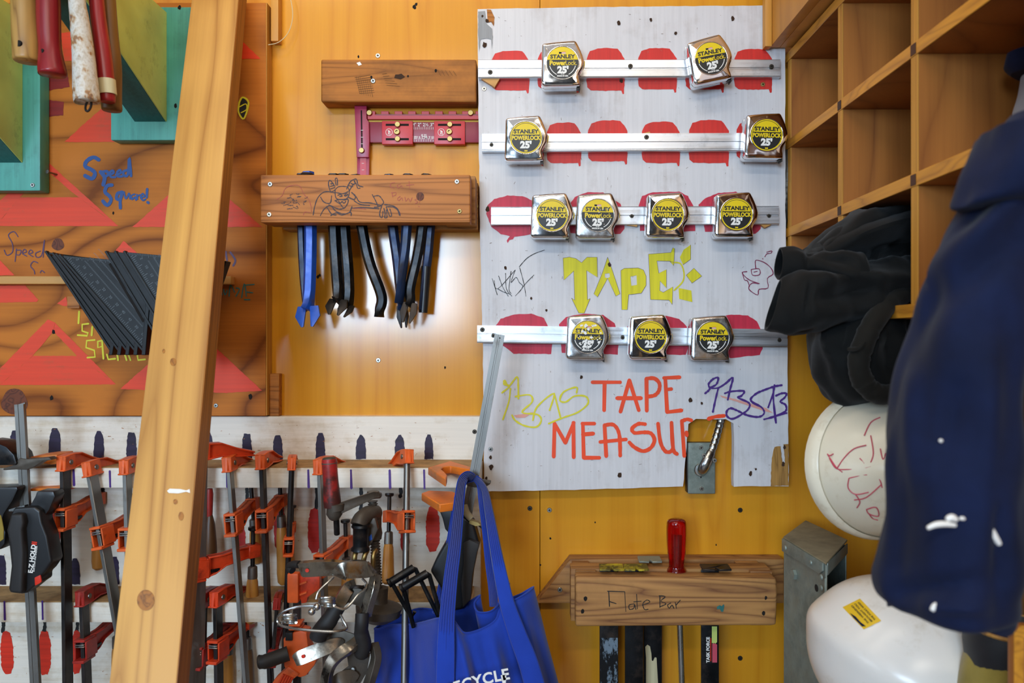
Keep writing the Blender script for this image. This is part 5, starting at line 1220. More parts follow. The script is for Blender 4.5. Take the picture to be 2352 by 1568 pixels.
L = cloth_tube(dense(rows, 6), 56, fz, 3.4, 14); crease(L, [(1900, 760, 1930, 900, .014, 16), (1940, 720, 1910, 860, -.012, 14), (2060, 760, 2050, 880, -.02, 30)]); MB().loft(L).build('hood', M['blackcloth'], t)
hp = [P(*p) for p in [(2105, 665, .42), (2050, 690, .45), (2010, 735, .475), (1985, 785, .485), (1972, 835, .488), (1985, 880, .482), (2020, 905, .475), (2070, 900, .46)]]
sm_ = smooth([tuple(p) for p in hp], 8)
MB().tube(sm_, [.0135*(1+.16*noise.noise(Vector((i*.55, 0, 0)))) for i in range(len(sm_))], 14).build('hood_hem', M['hoodhem'], t)
sm_ = smooth([tuple(P(*p)) for p in [(1985, 785, .505), (1972, 800, .505), (1950, 802, .49)]], 6)
MB().tube(sm_, .003, 8).build('drawcord', M['hoodhem'], t)

# ------------------------------------------------------------------ bottom right: boot, grey plastic, lower crate
t = thing('work_boot', 'tan suede work boot with a dark collar, under the navy coat', 'boot', P(2300, 1600, .62))
def brow(px, py, wx, dep, hb=.60, tl=0): 
    c = P(px, py, hb); return (c, Vector((wx*S(hb), 0, -tl*S(hb))), Vector((0, dep, 0)))
L = cloth_tube(dense([brow(2325, 1466, 92, .045, tl=-14), brow(2320, 1500, 88, .045, tl=18), brow(2312, 1560, 92, .05, tl=6), brow(2305, 1640, 100, .055), brow(2300, 1720, 104, .06)], 6), 40, .005, 4, 4)
MB().loft(L).build('shaft', M['boot_leather'], t)
Lc = [[c+a*math.cos(2*PI*i/40)*k+b_*math.sin(2*PI*i/40)*k for i in range(40)] for (c, a, b_), k in ((brow(2325, 1505, 96, .05, tl=-26), 1.0), (brow(2325, 1470, 97, .052, tl=-12), 1.03), (brow(2327, 1440, 97, .052, tl=2), 1.0), (brow(2327, 1437, 92, .046, tl=2), .96), (brow(2325, 1475, 88, .04, tl=-10), .9))]
MB().loft(Lc, False, True).build('collar', M['boot_collar'], t, sharp=60)
rim = [c_ for c_ in Lc[2]]; MB().tube(rim+[rim[0]], .0022, 6).build('collar_piping', M['tan_chip'], t)
b = MB().loft([[Vector((t.location.x+x_, -.60-.02+y_*1.0, z_)) for x_, y_ in [(w2*math.cos(2*PI*i/24), (.055 if math.sin(2*PI*i/24) > 0 else .12)*math.sin(2*PI*i/24)) for i in range(24)]] for w2, z_ in ((.056, Z(1850, .6)), (.056, Z(1800, .6)), (.050, Z(1760, .6)), (.048, Z(1720, .6)))]).build('foot', M['boot_leather'], t)
MB().loft([[Vector((t.location.x+x_, -.60-.02+y_*1.0, z_)) for x_, y_ in [(.06*math.cos(2*PI*i/24), (.06 if math.sin(2*PI*i/24) > 0 else .126)*math.sin(2*PI*i/24)) for i in range(24)]] for z_ in (Z(1880, .6), Z(1851, .6))]).build('sole', M['black_rubber'], t)
b = MB(); rows = []
for k in range(23):
    y_ = 1405+k*15; xm = 2150+6*math.sin(k*.2); xe = 2192+16*math.sin(PI*min(1, k/11.0))-(0 if k < 9 else min(36, (k-9)*9))
    rows.append([P(xm, y_, .44), P((xm*2+xe)/3, y_, .475), P((xm+xe*2)/3, y_, .485), P(xe, y_, .46)])
b.add([p for r_ in rows for p in r_], [[k*4+i, k*4+i+1, k*4+i+5, k*4+i+4] for k in range(22) for i in range(3)])
o = b.build('plastic_visor', M['grey_plastic'], solid=.003, sub=1); tag(o, 'curved pale grey plastic visor behind the lower hard hat', 'visor')
t = thing('wood_board', 'upright plywood board with a rounded corner at the bottom right, beside the boot', 'board', P(2370, 1640, .72))
xa, xe_ = X(2330, .72), X(2520, .72); z1, z0_ = Z(1438, .72), .957
MB().prism([(xa, -.72, z0_), (xa, -.72, z1-.006), (xa+.006, -.72, z1), (xe_, -.72, z1), (xe_, -.72, z0_)], (0, .012, 0)).build('front_panel', M['cubby'], t, bevel=.0015)
MB().prism([(xa-.001, -.7215, z0_), (xa-.001, -.7215, z1-.006), (xa+.006, -.7215, z1+.001), (xe_, -.7215, z1+.001), (xe_, -.7215, z1-.008), (xa+.011, -.7215, z1-.008), (xa+.008, -.7215, z1-.012), (xa+.008, -.7215, z0_)], (0, .0012, 0)).build('edge_strip', M['cubby_edge'], t)
lc = thing('lower_cabinet', 'low cabinet with a dark panel painted as shadow, behind the coat and boot', 'cabinet', (.66, -.3, .9))
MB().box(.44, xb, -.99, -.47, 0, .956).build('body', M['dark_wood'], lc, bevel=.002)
MB().box(.60, .795, -.99, -.06, zC_-.33, zC_-T-.001).build('shade_panel', M['dark_wood'], lc)  # dark sheet added as background, shadow put into its wood colour

# ------------------------------------------------------------------ clamp rack: white boards with two ledges
HK = .020
ck = thing('clamp_rack', 'white painted clamp rack with two dusty ledges and painted tool outlines', 'rack', P(550, 1500, .01))
xr_ = X(1104, HK)
MB().box(-1.6, xr_, -HK, -.001, .62, Z(956, HK)).build('back_board', M['white_rack'], ck, bevel=.0012, seg=1)
z1t, z2t = Z(1055, HK), Z(1345, HK)
HL = .110
for zt_, xe_ in ((z1t, X(1102, HL)), (z2t, X(1082, HL))):
    lg = MB().box(-1.6, xe_, -HL, -HK-.0005, zt_-.036, zt_-.0012).build('ledge', M['white_rack'], ck, bevel=.002)
    MB().box(-1.6, xe_-.001, -HL+.0015, -HK-.0008, zt_-.0011, zt_).build('dust_layer', M['ledge_dust'], lg)
screw(1090, 991, HK, .0042, M['screw_dark'], ck)
h = HK+.0004
b = MB()
def bullet(cx, y0, y1, w_, tip=.4):
    return [(cx-w_*.5*tip, y0), (cx+w_*.5*tip, y0), (cx+w_*.42, y0+(y1-y0)*.22), (cx+w_*.5, y0+(y1-y0)*.6), (cx+w_*.5, y1), (cx-w_*.5, y1), (cx-w_*.5, y0+(y1-y0)*.6), (cx-w_*.42, y0+(y1-y0)*.22)]
for cx, y0, y1, w_, tp in ((33, 988, 1054, 22, .4), (126, 983, 1054, 28, .4), (227, 990, 1054, 24, .35), (302, 993, 1054, 24, .6), (476, 993, 1054, 26, .6), (567, 996, 1054, 23, .6), (638, 999, 1054, 23, .45), (736, 994, 1054, 22, .45), (829, 998, 1054, 23, .2), (918, 998, 1054, 23, .25), (985, 998, 1054, 20, .3),
                       (4, 1275, 1342, 20, .6), (172, 1282, 1342, 24, .4), (264, 1278, 1342, 20, .4)):
    b.poly(bullet(cx, y0, y1, w_, tp), h, .9, 4)
b.each('purple_outline', M['purple_dark'], ck)
for x_, y0, y1 in ((727, 1122, 1168), (829, 1122, 1178), (42, 1122, 1162), (236, 1122, 1148), (567, 1122, 1150), (920, 1122, 1140), (7, 1422, 1450), (102, 1422, 1450), (177, 1422, 1450), (700, 1425, 1450)):
    MB().stroke([(x_, y0), (x_+1, (y0+y1)/2), (x_-1, y1)], 8, h, jit=.25).build('dark_outline', M['black'], ck, flat=True)
ov = lambda cx, y0, y1, w_, lean=0: [(cx-w_*.28, y0+4), (cx, y0), (cx+w_*.3, y0+5), (cx+w_*.5+lean*.3, y0+(y1-y0)*.35), (cx+w_*.48+lean*.8, y0+(y1-y0)*.8), (cx+w_*.25+lean, y1-2), (cx-w_*.2+lean, y1), (cx-w_*.46+lean*.8, y0+(y1-y0)*.85), (cx-w_*.5+lean*.4, y0+(y1-y0)*.35)]
b = MB()
for a in ((125, 1144, 1257, 30), (994, 1160, 1267, 32), (14, 1448, 1548, 30, 4), (102, 1446, 1550, 30), (176, 1446, 1548, 24)): b.poly(ov(*a), h, 1.0, 4)
b.each('red_outline', M['rack_red'], ck)
b = MB()
for a in ((642, 1150, 1265, 26), (722, 1166, 1270, 30), (829, 1173, 1245, 26), (930, 1165, 1270, 22), (555, 1205, 1262, 18), (700, 1450, 1550, 30)): b.poly(ov(*a), h, 1.0, 4)
b.each('crimson_outline', M['rack_crimson'], ck)
for x_, y0, y1 in ((66, 1080, 1116), (169, 1080, 1114), (252, 1082, 1117), (521, 1085, 1118), (708, 1080, 1119), (806, 1080, 1121), (895, 1080, 1121), (974, 1080, 1121), (10, 1382, 1422), (97, 1381, 1421)): MB().stroke([(x_, y0), (x_+1, y1)], 5.0, HL+.0005, jit=.25).build('purple_line', M['purple'], ck, flat=True)
b = MB()
for _ in range(300):
    x_, y_ = random.uniform(0, 1090), random.choice([random.uniform(965, 1052), random.uniform(1130, 1340), random.uniform(1430, 1560)])
    b.stroke([(x_, y_), (x_+random.uniform(-7, 7)*random.random(), y_+random.uniform(-3, 3)*random.random())], random.uniform(.4, 1.3), HK+.0003, curve=False, jit=.4)
b.build('scuff_marks', M['fir_block'], ck, flat=True)['kind'] = 'stuff'

# ------------------------------------------------------------------ F-clamps: local frame x across, y towards the wall, z up; origin = front top of the bar under the fixed jaw
def iarm(mb, prof_top, prof_bot, wf, ww, th):
    """cast I-section arm: profile points (y, z)"""
    side = prof_top+prof_bot[::-1]
    mb.prism([(-ww, y, z) for y, z in side], (2*ww, 0, 0))
    for pr, sg in ((prof_top, -1), (prof_bot, 1)):
        n = len(pr); lo = []
        for i, (y, z) in enumerate(pr):
            lo.append([Vector((-wf, y, z)), Vector((wf, y, z)), Vector((wf, y, z+sg*th)), Vector((-wf, y, z+sg*th))])
        mb.loft(lo)
def fclamp(label, top, bot, hh=.122, yaw=0, slide=.10, col='orange', handle='handle_wood', hlen=.085, length=.62, size=1.0, bar='steel_dark', bw=.0035, bd=.0095, spin=.03, round_bar=False, reach=.088, lean=0):
    a, e = P(*top, hh), P(*bot, hh)
    tilt = math.atan2(e.x-a.x, a.z-e.z)
    t = thing('bar_clamp', label, 'clamp', a, (-math.radians(lean), -tilt, -math.radians(yaw)))
    m = M[col]; k = size
    if round_bar: MB().tube([Vector((0, 0, .006)), Vector((0, 0, -length))], .0058*k, 14).build('bar', M[bar], t, world=False)
    else: MB().box(-bw*k, bw*k, -bd*k, bd*k, -length, .006).build('bar', M[bar], t, world=False, bevel=.0008, seg=1)
    w_ = .0088*k
    fj = MB()
    iarm(fj, [(-.012*k, .026*k), (.012*k, .028*k), (.035*k, .027*k), (.065*k, .015*k), (reach, .008*k)], [(-.016*k, 0), (.015*k, .001), (.035*k, .004*k), (.062*k, .001), (reach, 0)], w_, .003*k, .0028*k)
    fj.prism([(-.0085*k, y, z) for y, z in ((-.012*k, .001), (.016*k, .001), (.016*k, .027*k), (-.012*k, .026*k))], (.017*k, 0, 0))
    fo = fj.build('fixed_jaw', m, t, world=False, bevel=.0011, seg=1)
    for sg in (-1, 1): MB().lathe([(.0046*k, 0), (.0042*k, .0014), (0, .0018)], (sg*.0086*k, .003*k, .014*k), (sg, 0, 0), 14).build('rivet', M['steel'], fo, world=False)
    z0 = -slide; hgt = .034*k
    sj = MB()
    # open front frame round the bar
    sj.box(-w_*1.15, w_*1.15, -.018*k, .012*k, z0-.0045*k, z0); sj.box(-w_*1.15, w_*1.15, -.022*k, .012*k, z0-hgt-.005*k, z0-hgt)
    for sg in (-1, 1): sj.box(sg*w_*1.12-.0016*k, sg*w_*1.12+.0016*k, -.015*k, .016*k, z0-hgt, z0-.004*k)
    sj.box(-w_*1.1, w_*1.1, .0105*k, .0185*k, z0-hgt, z0-.003*k)
    iarm(sj, [(.016*k, z0-.001), (.04*k, z0-.001), (.068*k, z0+.004*k), (reach, z0+.005*k)], [(.016*k, z0-hgt), (.028*k, z0-hgt*.92), (.045*k, z0-hgt*.62), (reach, z0-.014*k)], w_*.95, .003*k, .0026*k)
    sj.prism([(-.0095*k, y, z) for y, z in ((reach-.008*k, z0+.006*k), (reach+.012*k, z0+.006*k), (reach+.012*k, z0-.016*k), (reach-.008*k, z0-.016*k))], (.019*k, 0, 0))
    so = sj.build('sliding_jaw', m, t, world=False, bevel=.0009, seg=1)
    for dz in (.009, .0125): MB().box(-w_*.95, w_*.95, -.017*k, .010*k, z0-dz*k-.0012, z0-dz*k+.0010).build('clutch_plate', M['steel_bright'], so, world=False, bevel=.0006, seg=1)
    MB().box(-.0016*k+.006*k, .0016*k+.006*k, .012*k, .034*k, z0-hgt*.80, z0-hgt*.66).build('clutch_lever', M['black_metal'], so, world=False)
    ys_ = reach+.002*k
    MB().tube([Vector((0, ys_, z0+spin)), Vector((0, ys_, z0-.02*k-.02))], .0038*k, 10).build('spindle', M['steel_dark'], t, world=False)
    MB().lathe([(.006*k, 0), (.0085*k, .002), (.0085*k, .006*k), (.004*k, .0065*k)], (0, ys_, z0+spin), (0, 0, 1), 14).build('swivel_pad', M['steel_dark'], t, world=False)
    zh = z0-.026*k-.008
    if handle:
        ho = MB().lathe([(.0068*k, 0), (.0092*k, -.010), (.0105*k, -.03), (.0108*k, -hlen*.55), (.0118*k, -hlen*.8), (.0105*k, -hlen*.95), (.006*k, -hlen), (0, -hlen-.0005)], (0, ys_, zh-.016), (0, 0, 1), 18).build('handle', M[handle], t, world=False)
        MB().lathe([(.0055*k, .002), (.0078*k, 0), (.0084*k, -.016), (.0082*k, -.020)], (0, ys_, zh), (0, 0, 1), 16).build('ferrule', M['steel'], ho, world=False)
    return t
fclamp('orange bar clamp with dark bar, second from left on the upper ledge', (150, 1080), (156, 1568), .124, 4, .062, bar='steel_dark', bd=.0105)
fclamp('orange bar clamp whose grey bar slants right, just left of the stud', (212, 1093), (292, 1500), .128, 8, .085, bar='steel', bd=.011, length=.5)
fclamp('orange bar clamp mostly hidden behind the leaning stud', (292, 1088), (300, 1400), .124, 0, .09, bar='steel', length=.5)
fclamp('wide orange bar clamp turned sideways, just right of the stud', (456, 1058), (436, 1568), .150, 48, .165, 'orange_red', 'handle_wood', bar='steel', bd=.0135, bw=.0038, length=.6, size=1.05, reach=.095)
fclamp('orange bar clamp with yellowish worn handle, right of the sideways clamp', (528, 1082), (566, 1568), .124, 1, .070, bar='steel', bd=.008, hlen=.066, handle='handle_wood')
fclamp('orange bar clamp with shiny ferrule, third right of the stud', (603, 1076), (622, 1568), .124, 0, .068, bar='steel_dark', bd=.0085, hlen=.11)
fclamp('small orange bar clamp on a thin round bar, seen end on', (670, 1078), (652, 1568), .124, -14, .115, bar='steel_dark', round_bar=True, size=.82, hlen=.06)
fclamp('orange bar clamp behind the red crank grip', (737, 1088), (752, 1568), .124, 12, .135, bar='steel', bd=.008, hlen=.085)
fclamp('orange bar clamp on a slanting round rod, beside the blue bag', (935, 1066), (884, 1568), .132, -28, .078, lean=14, bar='steel', round_bar=True, hlen=.072, size=.95, length=.62)
# second ledge
fclamp('dark red bar clamp on the lower ledge, left of the stud', (193, 1388), (200, 1568), .124, 4, .055, 'red_enamel', 'handle_wood', bar='steel_dark', length=.36)
fclamp('dark red bar clamp on the lower ledge, just right of the stud', (466, 1395), (462, 1568), .122, 8, .062, 'red_enamel', 'handle_wood', bar='steel_dark', length=.36)
fclamp('orange bar clamp on the lower ledge, right of the dark red one', (500, 1390), (503, 1568), .126, 12, .055, 'orange_red', 'handle_dark', bar='steel_dark', length=.36, hlen=.09)
fclamp('small worn red bar clamp on the lower ledge, behind two dark bars', (636, 1396), (622, 1568), .122, -12, .068, 'red_enamel', None, bar='steel_dark', length=.36, size=.75)
# dark wooden handle beside the stud belongs to a small clamp hooked behind
t = thing('wooden_file_handle', 'dark worn wooden tool handle hanging beside the stud', 'handle', P(480, 1120, .05))
MB().lathe([(.004, 0), (.009, -.02), (.0115, -.05), (.0125, -.07), (.010, -.088), (.0, -.09)], P(482, 1178, .05), (0, 0, 1), 16).build('grip', M['handle_dark'], t)
MB().lathe([(.0055, 0), (.007, -.01), (.0055, -.05)], P(481, 1122, .05), (0, 0, 1), 12).build('shank', M['red_enamel'], t)

# ------------------------------------------------------------------ trigger clamps
def trig(label, h_, bar_pts, bar_w, mirror=False, letters=False, pads=None, body=None):
    t = thing('trigger_clamp', label, 'clamp', P(*bar_pts[1], h_))
    a, e = P(*bar_pts[0], h_), P(*bar_pts[1], h_); w_ = bar_w*S(h_)/2
    d = (e-a).normalized(); sx = Vector((-d.z, 0, d.x))
    if sx.x < 0: sx = -sx
    sec = [(-w_, -.0035), (-w_*.25, -.0035), (-w_*.2, -.0026), (w_*.1, -.0026), (w_*.15, -.0035), (w_, -.0035), (w_, .0035), (-w_, .0035)]
    MB().loft([[p+sx*u+Vector((0, v, 0)) for u, v in sec] for p in (a, e)]).build('bar', M['steel'], t, sharp=20)
    return t
# the one at the left
h_ = .150
t = trig('black trigger clamp with orange pads and white lettering, at the far left', h_, [(46, 928), (86, 1640)], 21)
MB().prism([P(*p, h_) for p in [(36, 930), (57, 924), (57, 927), (37, 934)]], (0, .004, 0)).build('bar_end', M['steel'], t)
MB().prism([P(*p, h_+.006) for p in [(6, 1076), (30, 1068), (44, 1052), (60, 1054), (84, 1053), (112, 1050), (119, 1056), (98, 1059), (76, 1073), (60, 1079), (36, 1078), (8, 1080)]], (0, .018, 0)).build('fixed_jaw', M['steel_grimy'], t, bevel=.0015)
MB().prism([P(*p, .12) for p in [(64, 1050), (100, 1045), (131, 1044), (131, 1065), (116, 1067), (90, 1062), (64, 1058)]], (0, .05, 0)).build('pad', M['orange_pad'], t, bevel=.002)
hb = .178
MB().prism([P(*p, hb) for p in [(15, 1216), (26, 1178), (32, 1166), (62, 1164), (78, 1163), (92, 1173), (96, 1200), (108, 1230), (119, 1290), (104, 1312), (94, 1322), (94, 1336), (82, 1344), (60, 1362), (50, 1364), (22, 1361), (19, 1352), (25, 1300), (20, 1250)]], (0, .034, 0)).build('body', M['black_plastic'], t, bevel=.004, seg=3)
MB().prism([P(*p, hb+.012) for p in [(14, 1218), (24, 1180), (50, 1180), (54, 1200), (50, 1216), (54, 1270), (52, 1320), (50, 1364), (24, 1362), (20, 1354), (26, 1300), (21, 1250)]], (0, .03, 0)).build('grip', M['black_rubber'], t, bevel=.005, seg=3)
MB().prism([P(*p, hb-.012) for p in [(66, 1164), (80, 1140), (84, 1128), (122, 1128), (126, 1140), (112, 1172), (90, 1200), (70, 1196)]], (0, .03, 0)).build('moving_jaw', M['black_plastic'], t, bevel=.003)
MB().prism([P(*p, .132) for p in [(67, 1122), (128, 1119), (141, 1122), (141, 1131), (130, 1135), (124, 1126), (70, 1128)]], (0, .05, 0)).build('pad', M['orange_pad'], t, bevel=.0015)
MB().prism([P(*p, hb+.001) for p in [(79, 1326), (92, 1320), (95, 1336), (90, 1340), (80, 1345)]], (0, .003, 0)).build('release_button', M['red_marker'] if 0 else M['rack_red'], t, bevel=.001)
MB().prism([P(*p, hb-.004) for p in [(20, 1170), (30, 1167), (56, 1160), (56, 1166), (30, 1174), (20, 1174)]], (0, .01, 0)).build('lever', M['steel_bright'], t)
b = MB(); c = P(74, 1283, hb+.0006); d = (P(79, 1245, hb)-P(70, 1320, hb)).normalized(); u = Vector((d.z, 0, -d.x))
g = text_geo('E-Z HOLD', .0105, .0004); b.text(g, lambda x, y: c+d*x*1.0+u*(-y))
b.build('white_lettering', M['white_print'], t, flat=True)
b = MB(); c2_ = P(79.5, 1247, hb+.0006); b.text(text_geo('II', .0115, .0005), lambda x, y: c2_+d*x+u*(-y)); b.build('red_lettering', M['rack_red'], t, flat=True)
b = MB(); c3 = P(81, 1283, hb+.0006); b.text(text_geo('BAR CLAMP AND SPREADER', .0034, .0001), lambda x, y: c3+d*x+u*(-y)); b.build('small_lettering', M['white_print'], t, flat=True)
# its neighbour, cut by the frame edge
t = thing('trigger_clamp', 'black trigger clamp cut off by the left edge of the frame', 'clamp', P(-20, 1150, .15))
MB().tube([P(-40, 980, .15), P(-22, 1640, .15)], .0065, 8).build('bar', M['steel'], t)
MB().prism([P(*p, .16) for p in [(-40, 1012), (-10, 1016), (14, 1026), (32, 1045), (38, 1064), (34, 1068), (-40, 1069)]], (0, .05, 0)).build('fixed_jaw', M['black_metal'], t, bevel=.004)
MB().prism([P(*p, .175) for p in [(-40, 1120), (38, 1118), (40, 1124), (28, 1150), (8, 1180), (2, 1200), (12, 1222), (10, 1248), (0, 1262), (-40, 1262)]], (0, .035, 0)).build('body', M['black_plastic'], t, bevel=.004)
MB().prism([P(*p, .176) for p in [(-10, 1176), (2, 1184), (8, 1215), (8, 1238), (-10, 1250)]], (0, .002, 0)).build('side_label', M['boot_leather'], t, bevel=.0005, seg=1)
# the big one carrying the bag
h_ = .165
tc_ = trig('black trigger clamp with orange pads and a tall steel bar, holding the blue bag', h_, [(1148, 768), (1072, 1185)], 23)
MB().lathe([(.0012, 0), (.0012, .0006)], P(1148, 776, h_+.0036), (0, -1, 0), 8).build('bar_hole', M['hole'], tc_)
fp = [P(*p) for p in [(981, 1068, .13), (1040, 1060, .10), (1082, 1076, .11), (1074, 1088, .12)]]
top_ = [(981, 1075), (1036, 1064), (1081, 1074), (1079, 1079), (1062, 1077), (1040, 1072), (1022, 1073), (1012, 1078), (1016, 1083), (1029, 1089), (1025, 1099)]
zt_ = Z(1075, .150)
def flat_pt(px, py, z):          # photo pixel onto a horizontal plane
    d_ = (z-CZ)/(-(py-CY)/F); return Vector(((px-CX)/F*d_, d_-DW, z))
zp = CZ-(1075-CY)/F*1.36
pad = [flat_pt(*p, zp) for p in [(983, 1073), (1034, 1058), (1082, 1072), (1080, 1078), (1062, 1075), (1035, 1070), (1018, 1072), (1012, 1076), (1020, 1082), (1027, 1090), (1024, 1100)]]
MB().prism(pad, (0, 0, -.013)).build('pad', M['orange_pad'], tc_, bevel=.0012, seg=1)
zp2 = CZ-(1136-CY)/F*1.34
pad = [flat_pt(*p, zp2) for p in [(968, 1132), (985, 1126), (1040, 1128), (1062, 1140), (1058, 1152), (1010, 1158)]]
MB().prism(pad, (0, 0, -.013)).build('pad', M['orange_pad'], tc_, bevel=.0012, seg=1)
hj = .16
MB().prism([P(*p, hj) for p in [(1006, 1166), (1040, 1150), (1066, 1156), (1084, 1190), (1072, 1240), (1040, 1236), (1022, 1216), (1016, 1192)]], (0, .03, 0)).build('moving_jaw', M['black_plastic'], tc_, bevel=.004)
hb = .185
MB().prism([P(*p, hb) for p in [(1060, 1184), (1088, 1200), (1102, 1250), (1096, 1270), (1086, 1320), (1080, 1380), (1060, 1400), (1040, 1404), (1024, 1390), (1012, 1350), (988, 1312), (1002, 1282), (1024, 1244), (1042, 1220)]], (0, .036, 0)).build('body', M['black_plastic'], tc_, bevel=.005, seg=3)
MB().prism([P(*p, hb+.012) for p in [(1062, 1246), (1078, 1238), (1102, 1250), (1096, 1270), (1086, 1320), (1081, 1378), (1062, 1398), (1058, 1340), (1064, 1290)]], (0, .03, 0)).build('grip', M['black_rubber'], tc_, bevel=.004)
MB().prism([P(*p, h_+.004) for p in [(1070, 1106), (1090, 1100), (1128, 1106), (1126, 1112), (1112, 1120), (1090, 1120), (1072, 1116)]], (0, .016, 0)).build('fixed_jaw', M['steel_grimy'], tc_, bevel=.003)
MB().tube(smooth([P(1066, 1160, hb), P(1072, 1178, hb+.004), P(1082, 1190, hb+.004)], 4), .006, 10).build('trigger', M['galv_dust'], tc_)
MB().prism([P(*p, hb+.004) for p in [(1078, 1194), (1098, 1200), (1104, 1206), (1092, 1208), (1078, 1202)]], (0, .014, 0)).build('lever', M['brass'], tc_)
# orange quick grip at the bottom
t = thing('trigger_clamp', 'orange trigger clamp with a black rubber handle, low beside the spring clamps', 'clamp', P(684, 1480, .16))
MB().box(X(674, .15), X(691, .15), -.154, -.146, .72, Z(1370, .15)).build('bar', M['steel_dark'], t, bevel=.0008, seg=1)
MB().box(X(660, .175), X(686, .175), -.178, -.162, Z(1384, .175), Z(1316, .175)).build('pad', M['orange'], t, bevel=.003)
MB().prism([P(*p, .168) for p in [(686, 1322), (734, 1312), (734, 1352), (706, 1372), (704, 1384), (692, 1386), (690, 1376), (686, 1376)]], (0, .014, 0)).build('fixed_jaw', M['orange_red'], t, bevel=.002)
for y in (1340, 1364): MB().prism([P(*p, .171) for p in [(688, y), (704, y-6), (704, y-2), (688, y+4)]], (0, .004, 0)).build('rib', M['orange'], t)
MB().prism([P(*p, .178) for p in [(650, 1468), (662, 1456), (690, 1448), (704, 1452), (708, 1490), (728, 1512), (722, 1528), (702, 1552), (690, 1556), (662, 1548), (652, 1530)]], (0, .03, 0)).build('body', M['orange'], t, bevel=.003)
MB().prism([P(*p, .182) for p in [(662, 1530), (688, 1548), (664, 1568), (630, 1610), (600, 1610), (630, 1560)]], (0, .022, 0)).build('trigger', M['orange'], t, bevel=.003)
for k in range(5): MB().tube([P(652+k*5, 1548+k*2, .184), P(624+k*7, 1600, .184)], .0018, 6).build('grip_rib', M['orange_red'], t)
sm_ = smooth([P(596, 1520, .20), P(612, 1518, .20), P(640, 1508, .195), P(662, 1500, .19)], 5)
MB().tube(sm_, [.0085]+[.0108]*3+[.0118]*(len(sm_)-5)+[.0125], 16).build('handle', M['black_rubber'], t)
MB().lathe([(.0105, 0), (.0115, .003), (.0095, .005), (.008, .0045)], P(600, 1519, .20), (-1, -.15, -.15), 16).build('handle_end', M['black_rubber'], t)
MB().box(X(656, .18), X(672, .18), -.182, -.165, Z(1470, .18), Z(1452, .18)).build('release_button', M['black_plastic'], t, bevel=.001)
for y in (1432, 1441): MB().box(X(664, .175), X(690, .175), -.178, -.15, Z(y+5, .175), Z(y, .175)).build('moving_jaw', M['orange'], t, bevel=.001)

# ------------------------------------------------------------------ old cranked clamp with the red grip
h_ = .185
t = thing('crank_clamp', 'grimy steel crank clamp with a worn red grip and threaded screw', 'clamp', P(860, 1140, h_))
c = P(756, 1052, .215); s = S(.215)
MB().lathe([(13*s, 0), (16.5*s, -2*s), (17.5*s, -8*s), (17*s, -30*s), (17.5*s, -55*s), (19*s, -80*s), (20*s, -100*s), (19*s, -112*s)], c, (-.07, 0, 1), 20).build('grip', M['red_grip'], t)
for z0, z1, r0, r1 in ((2, -12, 15, 18), (-104, -120, 20, 19)):
    MB().lathe([(r0*s*.8, z0*s), (r0*s, z0*s-.001), (r1*s, z1*s), (r1*s*.8, z1*s-.001)], c+Vector((.07*-z0*s, 0, 0)), (-.07, 0, 1), 20).build('grip_cap', M['steel_grimy'], t)
MB().prism([P(*p) for p in [(752, 1172, .222), (772, 1158, .222), (858, 1129, .20), (875, 1133, .185), (874, 1146, .185), (858, 1146, .20), (780, 1182, .222), (762, 1186, .222)]], (0, .012, 0)).build('crank_arm', M['steel_grimy'], t, bevel=.003)
MB().lathe([(.009, .002), (.0125, 0), (.013, -.010), (.008, -.018), (.005, -.020)], P(768, 1166, .215), (0, 0, 1), 16).build('pivot', M['steel_grimy'], t)
MB().tube([P(772, 1180, .215), P(774, 1226, .20)], .0048, 10).build('pin', M['steel_dark'], t)
pr = []; z_a, z_b = P(856, 1150, h_), P(870, 1395, h_); n = 150
for i in range(n+1): pr.append(z_a.lerp(z_b, i/n))
MB().tube(pr, [.0072+.0011*(1 if i % 4 < 2 else -1) for i in range(n+1)], 14).build('screw', M['steel_grimy'], t, sharp=60)
MB().lathe([(.010, 0), (.011, -.006), (.006, -.010)], P(857, 1128, h_), (0, 0, 1), 16).build('screw_head', M['steel_grimy'], t)
MB().lathe([(.012, 0), (.0135, -.004), (.0130, -.03), (.0145, -.04), (.013, -.05)], P(858, 1168, h_), (0, 0, 1), 18).build('collar', M['steel_grimy'], t)
sm_ = smooth([tuple(P(*p)) for p in [(862, 1178, h_), (846, 1180, .205), (830, 1192, .222), (824, 1206, .228)]], 4)
MB().tube(sm_, .0135, 16).build('neck', M['steel_grimy'], t)
c = P(829, 1205, .228); s = S(.228)
MB().lathe([(10*s, 4*s), (20*s, 1*s), (22*s, -4*s), (18*s, -9*s), (17*s, -48*s), (21*s, -53*s), (21.5*s, -58*s), (12*s, -62*s)], c, (.02, 0, 1), 22).build('head_block', M['black_metal'], t)
MB().prism([P(*p, .215) for p in [(846, 1188), (862, 1190), (868, 1215), (852, 1250), (838, 1266), (838, 1250), (848, 1220)]], (0, .012, 0)).build('web', M['steel_grimy'], t, bevel=.002)
MB().poly([(847, 1232), (853, 1226), (855, 1238), (848, 1243)], .2162, .6).build('paint_fleck', M['bar_blue'], t, flat=True)
for x0, x1, y1, hx in ((815, 814, 1300, .232), (838, 832, 1300, .235), (858, 856, 1310, .225)):
    MB().tube(smooth([P(x0+5, 1264, hx-.01), P(x0, 1275, hx), P(x1, y1, hx)], 4), .0042, 10).build('brass_rod', M['brass'], t)
MB().lathe([(.012, 0), (.013, -.02), (.014, -.025), (.038, -.032), (.036, -.045), (.02, -.056), (.004, -.06)], P(875, 1348, h_), (.1, 0, 1), 24).build('foot', M['steel_grimy'], t)

